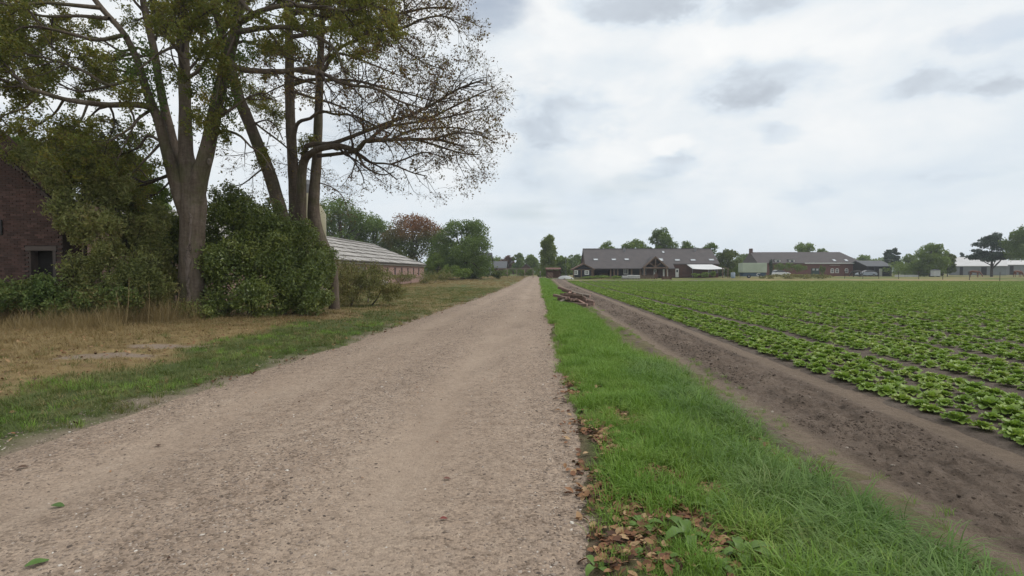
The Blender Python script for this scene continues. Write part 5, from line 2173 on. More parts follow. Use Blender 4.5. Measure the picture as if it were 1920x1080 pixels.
shrub('dry_bush', 'brownish dry bramble bush at the meadow edge before the barn', 'bush',
      [lobe(665, 535, 23.5, 40, 30), lobe(705, 545, 23.0, 34, 22), lobe(640, 520, 25, 30, 36), lobe(690, 520, 26, 34, 22), lobe(650, 555, 22.5, 30, 22), lobe(735, 552, 23.5, 26, 16)], 15000, .09, m_brownbush, 5, .34, 12, sprays=330)
shrub('weed_thicket', 'tall weeds along the foot of the barn wall', 'bush',
      [lobe(760, 522, 60, 22, 9), lobe(800, 522, 64, 24, 10), lobe(725, 520, 52, 22, 10), lobe(830, 520, 70, 20, 9)], 3000, .2, m_brownbush, 4, .35, 10, sprays=60)

# ivy along beech stems and the gable verge
def ivy(name, label, line, rad, n, size, mat):
    r = np.random.default_rng(len(label))
    t = r.uniform(0, len(line) - 1.01, n)
    i = t.astype(int)
    p = line[i] + (line[i + 1] - line[i]) * (t - i)[:, None]
    d = r.normal(size=(n, 3))
    d /= np.linalg.norm(d, axis=1, keepdims=True)
    k = .6 + .8 * np.clip(fbm(t * .25, d[:, 0] * 1.5, 3, 221) + .4, 0, 1)
    p = p + d * (rad * k)[:, None] * np.array([1, 1, 1.3])
    root = empty(name, tuple(line[0]), label, 'ivy')
    leaves('foliage', p, size, mat, root, line[0], rng=r, droop=.6)
    tb = TB()
    tb.add(line + np.array([.02, -.03, 0]), np.full(len(line), .02), 5)
    tb.build('stem', m_twig, root, line[0])


l3 = main1[3][0]
ivy('climbing_ivy', 'ivy leaves clothing the right stem of the largest beech', l3[(l3[:, 2] > Zp(215, 16)) & (l3[:, 2] < Zp(20, 16))], .62, 2600, .10, m_darkleaf)
l1 = main1[1][0]
ivy('climbing_ivy', 'ivy leaves clothing the left curved stem of the largest beech', l1[(l1[:, 2] > Zp(190, 16)) & (l1[:, 2] < Zp(70, 16))], .55, 1700, .10, m_darkleaf)

# thin dead stalks in front of the shrubs
for i, (px, pt, pb, d, ln_) in enumerate(((236, 520, 610, 14.0, 6), (277, 528, 612, 14.2, 2), (225, 545, 610, 14.1, -8), (322, 540, 600, 15.0, 16))):
    b, e = W(px, pb, d), W(px + ln_, pt, d + .1)
    root = empty('dead_stalk', tuple(b), ['tall pale dead stalk leaning slightly right before the shrub', 'straight pale dead stalk nearest left of the beech foot', 'pale dead stalk leaning left among the tall straw', 'bent dead stem leaning towards the beech trunk'][i], 'stalk')
    tb = TB()
    ln, rr = smooth_line([b, (b + e) / 2 + Vector((.03, 0, 0)), e], [.009, .007, .004], .1)
    tb.add(ln, rr, 5)
    tb.build('stem', m_straw, root, b)
    tb = TB()
    for k in range(4):
        j = int(len(ln) * GR.uniform(.4, .95))
        tb.add(wander(ln[j], GR.normal(size=3) + np.array([0, 0, .8]), .22, .1, 0, 3), [.004, .003, .002, .002], 3)
    tb.build('side_shoot', m_straw, root, b)


# ---- distant trees
def far_tree(label, px, pt, pb, wpx, d, mat, n=3200, size=None, name='broadleaf_tree', trunk=.16, shape='round', group=None, gaps=1.0):
    """crown built from sub-crowns on limbs; every tree from its own seed"""
    r = np.random.default_rng(sum(map(ord, label)) * 7 % 9973)
    c = W(px, pb, d)
    z0 = float(hf(d)) if d < 300 else float(hf(300))
    zt = Zp(pt, d, px)
    H = zt - z0
    wd = wpx / 1000 * d / 2 * 1.12
    size = size or max(.2, d * .0030)
    n = int(n * 2.4)
    root = empty(name, (c.x, d, z0 - .1), label, 'tree', group)
    o0 = np.array(root.location)
    base = z0 + H * trunk
    lob = []
    K = 34 if shape != 'tall' else 44
    for i in range(K):
        t = r.uniform(0, 1)
        z = base + (H - H * trunk) * (.08 + .86 * t)
        if shape in ('round', 'leafy'):
            env = math.sin(math.pi * min(max(.18 + t * .74, 0), 1)) ** .65
        elif shape == 'tall':
            env = (.70 + .30 * math.sin(math.pi * t)) * (1 - .45 * t ** 2)
        elif shape == 'cone':
            env = (1.02 - t) ** .8
        else:                                   # flat layered pine
            env = math.sin(math.pi * min(.28 + t * .68, 1)) ** .8
        a = r.uniform(0, 2 * math.pi)
        q = wd * env * math.sqrt(r.uniform(.05, 1)) * .88
        rr = wd * r.uniform(.20, .40) * (.65 + .35 * env)
        if shape == 'tall':
            q *= .62
            rr = wd * r.uniform(.34, .55) * (1 - .35 * t)
        hh = rr * (r.uniform(.7, 1.0) if shape != 'pine' else r.uniform(.3, .45))
        lob.append((c.x + q * math.cos(a), d + q * math.sin(a), z - hh * .4, rr, hh))
    lob.append((c.x + r.normal(0, wd * .2), d, zt - wd * .2, wd * .24, wd * .22))
    pts = lobes_points(lob, n, r, (.55, 1.06))
    # stray sprays outside the lumps
    s = lobes_points(lob, n // 9, r, (1.0, 1.32))
    pts = np.concatenate([pts, s])
    pts = pts[(pts[:, 2] > z0 + .1) & (pts[:, 2] < zt + wd * .08)]
    tn = None
    if mat.name == 'turning_leaf':             # autumn colour starts at the top
        tn = np.clip(smooth(.45, .95, (pts[:, 2] - z0) / H) * 1.0 + .5 * fbm(pts[:, 0] * .5, pts[:, 2] * .5, 3, 241), 0, 1)
    leaves('crown', pts, size, mat, root, o0, aspect=.7, up=.35, rng=r, tint=tn)
    tb = TB()
    tr = max(.10, wd * .065)
    ln, rr = smooth_line([(c.x, d, z0 - .2), (c.x + r.normal(0, .1), d, z0 + H * .35), (c.x + r.normal(0, .25), d, z0 + H * .8)], [tr, tr * .75, tr * .2], .8)
    tb.add(ln, rr, 8)
    tb.build('trunk', m_darkbark, root, o0)
    tb = TB()
    for l in lob[:12]:
        k = int(len(ln) * r.uniform(.25, .7))
        tb.add(np.array([ln[k], (ln[k] + np.array(l[:3])) / 2 + r.normal(0, .2, 3), l[:3]]), [tr * .4, tr * .28, tr * .1], 5)
    tb.build('limbs', m_darkbark, root, o0)['kind'] = 'stuff'
    return root


FT = [
    # left, behind the barn
    ('dark oak behind the silo and the bent beech', 590, 400, 530, 90, 96, m_darkleaf, 4200, 'round'),
    ('broad dark green oak right behind the barn roof', 642, 372, 530, 150, 92, m_darkleaf, 8500, 'round'),
    ('lower dark oak between the barn oak and the orange tree', 700, 402, 530, 100, 98, m_darkleaf, 5200, 'round'),
    ('round tree turning orange behind the barn end', 773, 402, 528, 128, 96, m_turning, 7000, 'round'),
    ('full green leafy tree standing alone by the left roadside', 872, 412, 526, 104, 88, m_darkleaf, 8500, 'round'),
    ('bushy green sapling tree against the orange tree', 822, 468, 526, 50, 86, m_midleaf, 2600, 'round'),
    ('low dark tree hugging the foot of the lone roadside tree', 893, 478, 524, 62, 92, m_darkleaf, 2600, 'round'),
    ('green tree behind the brick gable and the beeches', 300, 372, 540, 90, 40, m_midleaf, 3500, 'round'),
    # end of the road
    ('tall narrow yellowish green tree at the end of the road', 1027, 440, 520, 40, 118, m_poplar, 5200, 'tall'),
    ('reddish brown tree at the road end left of the poplar', 954, 479, 516, 30, 190, m_redleaf, 1600, 'round'),
    ('bluish dark tree beside the reddish tree at the road end', 973, 474, 516, 26, 185, m_darkleaf, 1600, 'round'),
    ('mid green tree just left of the tall narrow tree', 996, 477, 517, 30, 165, m_midleaf, 1800, 'round'),
    ('green tree hugging the tall narrow tree on the right', 1052, 480, 518, 34, 130, m_midleaf, 2000, 'round'),
    ('rounded grey green tree left of the farmhouse roof', 1078, 477, 516, 42, 175, m_darkleaf, 2000, 'round'),
    ('small round tree over the grey roof house', 930, 482, 514, 34, 200, m_midleaf, 1500, 'round'),
    # behind the farmhouse
    ('round bright green tree behind the farmhouse left roof', 1136, 452, 510, 40, 136, m_midleaf, 2000, 'round'),
    ('wide green tree behind the farmhouse roof, second from its left end', 1188, 448, 510, 52, 136, m_midleaf, 2600, 'round'),
    ('tallest dark tree rising behind the farmhouse roof', 1238, 428, 510, 58, 134, m_darkleaf, 3600, 'round'),
    ('lower dark green tree right of the tallest farmhouse tree', 1292, 452, 510, 46, 138, m_darkleaf, 2200, 'round'),
    ('round dark tree at the right end of the farmhouse roof', 1334, 455, 512, 42, 134, m_darkleaf, 2200, 'round'),
    ('pale green loose tree beside the farmhouse right gable', 1364, 467, 518, 44, 128, m_palefol, 2600, 'round'),
    # between the houses and to the right
    ('grey green tree in the gap between farmhouse and brick house', 1396, 477, 514, 46, 210, m_darkleaf, 1800, 'round'),
    ('round green tree behind the brick house roof', 1507, 455, 512, 46, 172, m_midleaf, 2200, 'round'),
    ('lower round tree behind the brick house, right of the round one', 1541, 466, 512, 26, 174, m_midleaf, 1300, 'round'),
    ('greyish green tree just right of the brick house', 1622, 479, 514, 44, 205, m_midleaf, 1700, 'round'),
    ('dark spreading conifer behind the black carport', 1670, 466, 512, 30, 165, m_bluefol, 1700, 'pine'),
    ('low green tree between the carport and the ragged tree', 1704, 476, 512, 34, 170, m_midleaf, 1500, 'round'),
    ('ragged olive tree right of the rounded hedge bush', 1744, 456, 520, 54, 128, m_midleaf, 3000, 'round'),
    ('pale willow beside the ragged olive tree', 1776, 473, 519, 24, 132, m_palefol, 1900, 'round'),
    ('small dark fir over the pale hall roof', 1804, 474, 508, 14, 200, m_bluefol, 800, 'cone'),
    ('low dark tree behind the pale hall roof', 1828, 479, 508, 26, 205, m_darkleaf, 900, 'round'),
    ('pine with layered branches behind the brown horse', 1859, 437, 518, 62, 130, m_bluefol, 3200, 'pine'),
    ('tall leafy tree cut by the right edge of the view', 1926, 424, 520, 60, 122, m_darkleaf, 3800, 'leafy'),
]
for (lab, px, pt, pb, wpx, d, mt, n, shp) in FT:
    tk = {'tall': .06, 'pine': .36, 'round': .07, 'cone': .04, 'leafy': .42}[shp]
    if pb - pt < 62 and shp == 'round':
        tk = .0
    far_tree(lab, px, pt, pb, wpx, d, mt, n, None, {'pine': 'pine_tree', 'cone': 'fir_tree'}.get(shp, 'broadleaf_tree'), tk, shp)

# rounded bushes and hedges far off
HB = [
    ('olive green rounded hedge bush beside the black carport', [(1685, 506, 132, 26, 15), (1708, 508, 131, 24, 14), (1728, 511, 130, 14, 10)], m_midleaf, 2600, 'hedge_bush'),
    ('clipped dark hedge before the brick house', [(1460, 503, 132, 12, 9), (1480, 502, 132, 12, 9), (1500, 503, 132, 12, 9)], m_darkleaf, 2200, 'garden_hedge'),
    ('dark upright yew column beside the pale trailer', [(1445.5, 503, 120, 3.4, 16)], m_bluefol, 900, 'clipped_yew'),
    ('dark low bush between farmhouse and pale trailer', [(1386, 507, 112, 10, 9)], m_darkleaf, 900, 'garden_bush'),
    ('small thin leafy tree before the brick house doors', [(1542, 507, 122, 5, 11)], m_palefol, 600, 'young_tree'),
    ('green bushes at the foot of the lone roadside tree', [(845, 510, 82, 22, 14), (870, 513, 80, 18, 10)], m_midleaf, 2200, 'roadside_bush'),
    ('low green bush at the left end of the timber rail', [(935, 514, 92, 13, 8)], m_palefol, 900, 'roadside_bush'),
    ('dark hedge behind the timber rail at the road end', [(950, 512, 122, 13, 8), (975, 512, 122, 13, 8), (1000, 511, 122, 13, 8)], m_darkleaf, 2200, 'garden_hedge'),
    ('leafy garden plants under the white awning', [(1322, 515, 106, 9, 4.5), (1304, 516, 106, 8, 4), (1338, 514, 106, 6, 6)], m_midleaf, 1100, 'garden_plants'),
    ('low weeds before the farmhouse posts', [(1130, 519, 102, 14, 3.5), (1160, 520, 102, 14, 3), (1105, 520, 102, 14, 3)], m_midleaf, 1000, 'weed_patch'),
    ('tall weeds along the paddock before the brick house', [(1475, 518, 98, 24, 5), (1515, 518, 98, 22, 5), (1545, 519, 98, 16, 4), (1440, 520, 98, 14, 4)], m_brownbush, 1700, 'weed_patch'),
    ('green shrubs between farmhouse gable and trailer', [(1366, 511, 108, 9, 8), (1376, 514, 106, 7, 5)], m_palefol, 1000, 'garden_bush'),
    ('dark shrubs at the base of the tall narrow tree', [(1014, 513, 110, 8, 8), (1032, 514, 110, 9, 7)], m_darkleaf, 900, 'garden_bush'),
]
for lab, ls_, mt, n, nm in HB:
    lb = [(*P3(px, py, d), rp / 1000 * d, hp / 1000 * d) for (px, py, d, rp, hp) in ls_]
    shrub(nm, lab, 'hedge' if 'hedge' in nm else ('tree' if nm == 'young_tree' else ('plants' if 'plants' in nm or 'weed' in nm else 'bush')), lb, n, .24, mt, 2, .7, 12)

# far wood on the horizon: one mass
r_ = np.random.default_rng(77)
lob = []
for px in np.arange(-300, 2250, 9):
    d = r_.uniform(300, 360)
    h = 8 + 3.2 * float(fbm(np.array(px / 90.0), np.array(2.0), 4, 231)) + r_.uniform(-1, 1)
    p = W(px, 509, d)
    rr = r_.uniform(2.4, 4.2)
    for k in range(3):
        lob.append((p.x + r_.normal(0, 2), d + r_.normal(0, 4), h * (.35 + .3 * k) - rr * .3, rr, rr * .8))
pts = lobes_points(lob, 60000, r_, (.5, 1.05))
pts = pts[pts[:, 2] > 0]
tag(leaves('treeline', pts, 1.0, m_darkleaf, None, (0, 0, 0), aspect=.8, rng=r_), 'far dark wood along the horizon', None, None, 'stuff')

# ================================================================== OBJECTS
# ---------------------------------------------------------------- pile of old timbers on the verge
m_oldwood = plain('weathered_wood', (.30, .205, .17), (.18, .125, .10), 6, .9, .5, .01, (1, 1, 1), rnd=.35)
m_greywood = plain('grey_wood', (.26, .22, .18), (.17, .14, .115), 6, .9, .5, .01, rnd=.25)
m_cut = plain('cut_pink_wood', (.40, .265, .215), (.30, .19, .155), 14, .85, .3, .01)
WP = G(1074, 569)
wr = random.Random(5)


def timber(label, cx, cy, cz, ln, wd, ht, yaw, pitch, mat, cut=None, roll=0):
    me = bpy.data.meshes.new('timber')
    bm = bmesh.new()
    n = 6
    rings = []
    for i in range(n + 1):
        x = (i / n - .5) * ln
        k = [(-1, -1), (1, -1), (1, 1), (-1, 1)]
        rings.append([bm.verts.new((x + wr.uniform(-.006, .006), a * wd / 2 * (1 + wr.uniform(-.05, .05)) + .012 * math.sin(i * 1.3), b * ht / 2 * (1 + wr.uniform(-.06, .06)) + .01 * math.sin(i + wd * 50))) for a, b in k])
    for i in range(n):
        for j in range(4):
            bm.faces.new((rings[i][j], rings[i][(j + 1) % 4], rings[i + 1][(j + 1) % 4], rings[i + 1][j]))
    f0 = bm.faces.new(rings[0][::-1])
    f1 = bm.faces.new(rings[-1])
    f0.material_index = f1.material_index = 1
    bmesh.ops.recalc_face_normals(bm, faces=bm.faces)
    bm.to_mesh(me)
    bm.free()
    me.materials.append(mat)
    me.materials.append(cut or m_cut)
    o = link(bpy.data.objects.new('timber', me))
    gz_ = float(z_verge(np.array(WP.x + cx), np.array(WP.y + cy)))
    o.location = (WP.x + cx, WP.y + cy, gz_ + cz)
    o.rotation_euler = (roll, pitch, yaw)
    b = o.modifiers.new('bevel', 'BEVEL')
    b.width = .006
    b.segments = 1
    tag(o, label, 'timber', 'timbers in the wood pile')


T_ = [
    ('long pale weathered beam lying slanted across the top of the wood pile', .18, .35, .60, 1.55, .15, .13, R(-28), R(11), m_greywood, None, .2),
    ('dark charred beam sticking up at the back left of the wood pile', -.38, .45, .66, .75, .13, .12, R(-24), R(16), m_oldwood, None, .1),
    ('dark beam end jutting out low on the left of the wood pile', -.58, -.05, .30, .85, .14, .12, R(-22), R(9), m_oldwood, None, .1),
    ('thick dark beam sloping to the ground at the right of the wood pile', .52, .0, .32, 1.15, .18, .15, R(-26), R(13), m_oldwood, m_oldwood, .15),
    ('dark lower beam under the right end of the wood pile', .58, -.14, .12, .95, .16, .13, R(-20), R(4), m_oldwood, None, -.1),
    ('long brown beam along the bottom front of the wood pile', .12, -.38, .09, 1.3, .15, .12, R(-36), R(4), m_oldwood, m_cut, .1),
    ('brown beam lying in the middle layer of the wood pile', -.08, .05, .22, 1.35, .16, .13, R(-18), R(5), m_oldwood, None, .3),
    ('brown beam at the back bottom of the wood pile', .05, .42, .10, 1.5, .16, .14, R(-22), R(2), m_oldwood, None, 0),
    ('brown beam at the back of the middle layer of the wood pile', .0, .30, .34, 1.3, .15, .13, R(-30), R(6), m_oldwood, None, .2),
    ('pinkish sawn board on the pile nearest the raised dark beam', -.20, .12, .52, .34, .12, .035, R(48), R(-24), m_cut, m_cut, .3),
    ('pinkish sawn board lying in the middle of the three on top of the pile', .0, .14, .50, .40, .13, .035, R(45), R(-22), m_cut, m_cut, .25),
    ('pinkish sawn board on the pile closest to the long pale beam', .22, .10, .46, .36, .12, .035, R(50), R(-22), m_cut, m_cut, .3),
    ('short pinkish offcut tipping down the front of the wood pile', .32, -.02, .40, .26, .11, .04, R(-60), R(32), m_cut, m_cut, .2),
    ('pale split lath sliding down the right front of the wood pile', .34, -.34, .26, .58, .09, .035, R(-40), R(22), m_cut, m_cut, .5),
    ('greyish short board leaning at the left foot of the wood pile', -.52, -.24, .14, .34, .14, .05, R(40), R(-30), m_greywood, m_greywood, .4),
    ('thin dark lath touching the grass at the front tip of the wood pile', .30, -.58, .07, .7, .08, .05, R(-30), R(7), m_oldwood, m_greywood, .2),
]
for t_ in T_:
    timber(*t_)
for i, (ex, ez) in enumerate(((-.30, .28), (-.05, .30), (.08, .29), (.20, .34))):
    timber('short brown block with pale sawn end in the front of the wood pile', ex, -.16, ez - .02, .40, .11, .10, R(75), R(3), m_oldwood, m_cut, .1)

for i in range(8):
    timber('brown beam packed into the core of the wood pile', wr.uniform(-.25, .30), wr.uniform(-.12, .28), .14 + .055 * i, wr.uniform(.9, 1.3), .13, .11, R(-25 + wr.uniform(-10, 10)), R(wr.uniform(2, 9)), m_oldwood, m_cut if i % 3 == 0 else m_greywood, wr.uniform(-.2, .3))

# ---------------------------------------------------------------- things by the yard at the end of the field
def on(px, d):
    return Vector((X(px, d), d, float(hf(d))))


# covered heap
p = on(1060, 96)
root = empty('covered_heap', p, 'low heap under a pale grey plastic sheet at the end of the verge', 'heap')
n, k = 22, 9
vs, fs = [], []
for j in range(k):
    for i in range(n):
        a = 2 * math.pi * i / n
        r = 1 - j / (k - 1)
        h = (1 - r ** 2.2) * .62 + .07 * float(fbm(np.array(math.cos(a) * r * 3), np.array(math.sin(a) * r * 3), 3, 301))
        vs.append((p.x + math.cos(a) * r * 1.55 * (1 + .1 * math.sin(3 * a)), p.y + math.sin(a) * r * 1.1, p.z + h - .03))
for j in range(k - 1):
    for i in range(n):
        fs.append((j * n + i, j * n + (i + 1) % n, (j + 1) * n + (i + 1) % n, (j + 1) * n + i))
m = MB(p)
m.raw(vs, fs)
m.build('sheet', plain('plastic_sheet', (.40, .41, .39), (.30, .31, .30), 3, .5, .4, .03), root, smooth_=True)
for a in (.3, 1.5, 3.6, 4.6, 5.5):
    m = MB(p)
    x, y = p.x + 1.5 * math.cos(a), p.y + 1.05 * math.sin(a)
    m.box(x - .14, x + .14, y - .1, y + .1, p.z, p.z + .16)
    m.build('weight', m_concrete, root, bevel=.03)

# pale blocks, crate, post and boxes before the farmhouse
m_plasticw = plain('pale_plastic', (.50, .50, .49), (.40, .40, .39), 3, .6, .1)
for px, wd, ht, lab in ((1172, 1.0, .62, 'pale wrapped pallet load at the left of the white blocks before the porch'),
                        (1182, .95, .75, 'white cube shaped tank in the middle of the blocks before the porch'),
                        (1193, 1.15, .72, 'pale block next to the reed hedge before the porch')):
    p = on(px, 92)
    root = empty('pallet_load', p, lab, 'pallet load', 'pale loads on the field edge')
    m = MB(p)
    m.box(p.x - wd / 2, p.x + wd / 2, p.y - .4, p.y + .4, p.z + .14, p.z + ht)
    m.build('block', m_plasticw, root, bevel=.06)
    m = MB(p)
    for xx_ in (-.4, 0, .4):
        m.box(p.x + xx_ * wd - .05, p.x + xx_ * wd + .05, p.y - .4, p.y + .4, p.z, p.z + .10)
    m.box(p.x - wd / 2, p.x + wd / 2, p.y - .42, p.y + .42, p.z + .102, p.z + .138)
    m.build('pallet', m_greywood, root)
    m = MB(p)
    for q in (.38, .68):
        m.box(p.x - wd / 2 - .012, p.x + wd / 2 + .012, p.y - .412, p.y + .412, p.z + ht * q, p.z + ht * q + .04)
    m.build('strap', m_lead, root)
p = on(1250, 91)
root = empty('rusty_crate', p, 'low rusty brown crate on the field edge before the porch', 'crate')
for k in range(3):
    m = MB(p)
    m.box(p.x - .68, p.x + .68, p.y - .5, p.y - .46, p.z + .06 + k * .17, p.z + .2 + k * .17)
    m.box(p.x - .68, p.x + .68, p.y + .46, p.y + .5, p.z + .06 + k * .17, p.z + .2 + k * .17)
    m.build('board', m_rust, root)
for sx_ in (-1, 1):
    m = MB(p)
    m.box(p.x + sx_ * .70 - .03, p.x + sx_ * .70 + .03, p.y - .5, p.y + .5, p.z, p.z + .58)
    m.build('side_panel', m_rust, root)
p = on(1229.5, 95)
root = empty('wood_stove', p, 'dark rusty upright stove with pipe before the porch', 'stove')
m = MB(p)
m.box(p.x - .26, p.x + .26, p.y - .25, p.y + .25, p.z + .12, p.z + .85)
m.build('body', m_rust, root, bevel=.03)
m = MB(p)
m.tube([(p.x, p.y, p.z + .8), (p.x, p.y, p.z + 1.2)], .1, 8)
m.build('pipe', m_rust, root)
for sx_ in (-.2, .2):
    m = MB(p)
    m.box(p.x + sx_ - .04, p.x + sx_ + .04, p.y - .2, p.y + .2, p.z, p.z + .118)
    m.build('leg', m_rust, root)
# low garden wall / reed edge
p = on(1210, 97)
root = empty('reed_hedge', p, 'low brown reed screen between pale blocks and rusty stove', 'screen')
for px in (1199, 1206, 1213, 1220):
    m = MB(p)
    q0, q1 = on(px, 97), on(px + 6.6, 97)
    m.box(q0.x, q1.x, 96.96, 97.0, q0.z, q0.z + .62)
    m.build('panel', plain('reed', (.16, .115, .085), (.11, .08, .06), 6, .9, .3, .01, (6, 1, .3)), root)
p = on(1374.5, 103)
root = empty('water_barrel', p, 'pale blue water barrel in the garden right of the farmhouse', 'barrel')
m = MB(p)
m.lathe(p, [(.33, 0), (.38, .1), (.41, .5), (.39, .95), (.34, 1.05)], 16)
m.build('barrel_body', plain('blue_plastic', (.30, .36, .44), (.24, .29, .37), 2, .5, 0), root, smooth_=True)
m = MB(p)
m.lathe(p + Vector((0, 0, 1.052)), [(.36, 0), (.36, .05), (.1, .09)], 16)
m.build('lid', m_lead, root)
# garden arch beside the gable
p = on(1358, 106)
root = empty('pergola', p, 'thin timber pergola frame right of the farmhouse gable', 'pergola')
for px in (1355, 1365):
    m = MB(p)
    q = on(px, 106)
    m.box(q.x - .07, q.x + .07, 105.93, 106.07, q.z, Zp(503.2, 106))
    m.build('post', m_timber, root)
m = MB(p)
m.box(X(1354, 106), X(1366, 106), 105.9, 106.1, Zp(503.2, 106) + .002, Zp(502, 106))
m.build('beam', m_timber, root)

# pale box trailer on a blue base
TD = 104.0
p = on(1415, TD)
root = empty('box_trailer', p, 'pale green box trailer on blue base parked by the hedge', 'trailer')
xa, xb = X(1392.5, TD), X(1438, TD)
zb, zt_ = Zp(511, TD), Zp(493.3, TD)
m_pg = plain('pale_green_panel', (.40, .45, .36), (.33, .38, .30), .6, .6, .05)
m_bl = plain('blue_panel', (.070, .105, .150), (.05, .08, .12), 1.5, .6, .1)
m = MB(p)
m.box(xa, xb, TD, TD + 2.3, zb, zt_)
m.build('box', m_pg, root, bevel=.04)
for k in range(1, 4):
    m = MB(p)
    xx_ = xa + (xb - xa) * k / 4
    m.box(xx_ - .03, xx_ + .03, TD - .015, TD - .002, zb + .1, zt_ - .1)
    m.build('panel_rib', m_pg, root)
m = MB(p)
m.box(xa + .25, xb - .1, TD + .15, TD + 2.15, p.z + .30, zb - .003)
m.build('base', m_bl, root)
# white curved mark on the blue base
m = MB(p)
cx_, cz_, r_a = X(1423.5, TD), (zb + p.z + .3) / 2, .30
n = 10
arc = [(math.cos(a), math.sin(a)) for a in np.linspace(R(50), R(310), n)]
for i in range(n - 1):
    (c1, s1), (c2, s2) = arc[i], arc[i + 1]
    m.poly([(cx_ + r_a * 1.5 * c1, TD + .144, cz_ + r_a * s1), (cx_ + r_a * 1.5 * c2, TD + .144, cz_ + r_a * s2), (cx_ + r_a * 1.1 * c2, TD + .144, cz_ + r_a * .66 * s2), (cx_ + r_a * 1.1 * c1, TD + .144, cz_ + r_a * .66 * s1)])
m.build('curved_mark', m_white, root)
for xx_ in (xa + 1.2, xb - 1.1):
    m = MB(p)
    w_c = [(xx_, TD + .02, p.z + .32), (xx_, TD + .22, p.z + .32)]
    m.tube(w_c, .34, 16)
    wh = m.build('wheel', plain('tyre', (.025, .025, .025), None, 4, .9), root)
    m = MB(p)
    m.tube([(xx_, TD + .0, p.z + .32), (xx_, TD + .018, p.z + .32)], .18, 12)
    m.build('rim', m_lead, wh)
m = MB(p)
m.bar((xb, TD + 1.1, p.z + .45), (xb + 1.3, TD + 1.1, p.z + .42), .1, .12)
m.build('drawbar', m_lead, root)


# cars
def car(label, px, d, yaw, paint):
    p = on(px, d)
    root = empty('parked_car', p, label, 'car', 'parked cars', yaw)
    Lh, Wd = 2.1, .86
    m = MB((0, 0, 0))
    prof = [(-2.1, .32), (-2.12, .72), (-1.95, .92), (-1.15, 1.0), (1.25, .98), (1.95, .80), (2.12, .62), (2.1, .30)]
    m.prism([(a, b) for a, b in prof], 'y', -Wd, Wd)
    b = m.build('body', paint, root, bevel=.06)
    m = MB()
    top = [(-1.75, .97), (-1.35, 1.42), (-.9, 1.5), (.1, 1.47), (1.1, .985)]
    n = len(top)
    v = [(a, -Wd + .04 + (.16 if z > 1.2 else 0), z) for a, z in top] + [(a, Wd - .04 - (.16 if z > 1.2 else 0), z) for a, z in top]
    m.raw(v, [tuple(range(n)), tuple(range(2 * n - 1, n - 1, -1))] + [(i, i + n, (i + 1) % n + n, (i + 1) % n) for i in range(n)])
    m.build('windows', m_glass, root)
    m = MB()
    m.raw([(-1.38, -.68, 1.435), (-.9, -.68, 1.52), (.12, -.68, 1.49), (.12, .68, 1.49), (-.9, .68, 1.52), (-1.38, .68, 1.435)], [(0, 1, 4, 5), (1, 2, 3, 4)])
    m.build('car_roof', paint, root)
    for sx_ in (-1.32, 1.32):
        for sy in (-1, 1):
            m = MB()
            m.tube([(sx_, sy * .70, .32), (sx_, sy * .88, .32)], .32, 16)
            wh = m.build('wheel', bpy.data.materials['tyre'], root)
            m = MB()
            m.tube([(sx_, sy * .70, .32), (sx_, sy * .893, .32)], .19, 12)
            m.build('rim', m_metal, wh)
    for sy in (-.62, .62):
        m = MB()
        m.box(2.02, 2.11, sy - .17, sy + .17, .60, .72)
        m.build('headlight', m_skyl, root)


car('white car half hidden by the hedge before the brick house', 1463, 124, R(8), plain('white_car_paint', (.68, .68, .68), None, 1, .3, 0, spec=.5))
car('silver blue car parked before the black carport', 1624, 131, R(176), plain('silver_car_paint', (.30, .34, .40), None, 1, .3, 0, spec=.5))


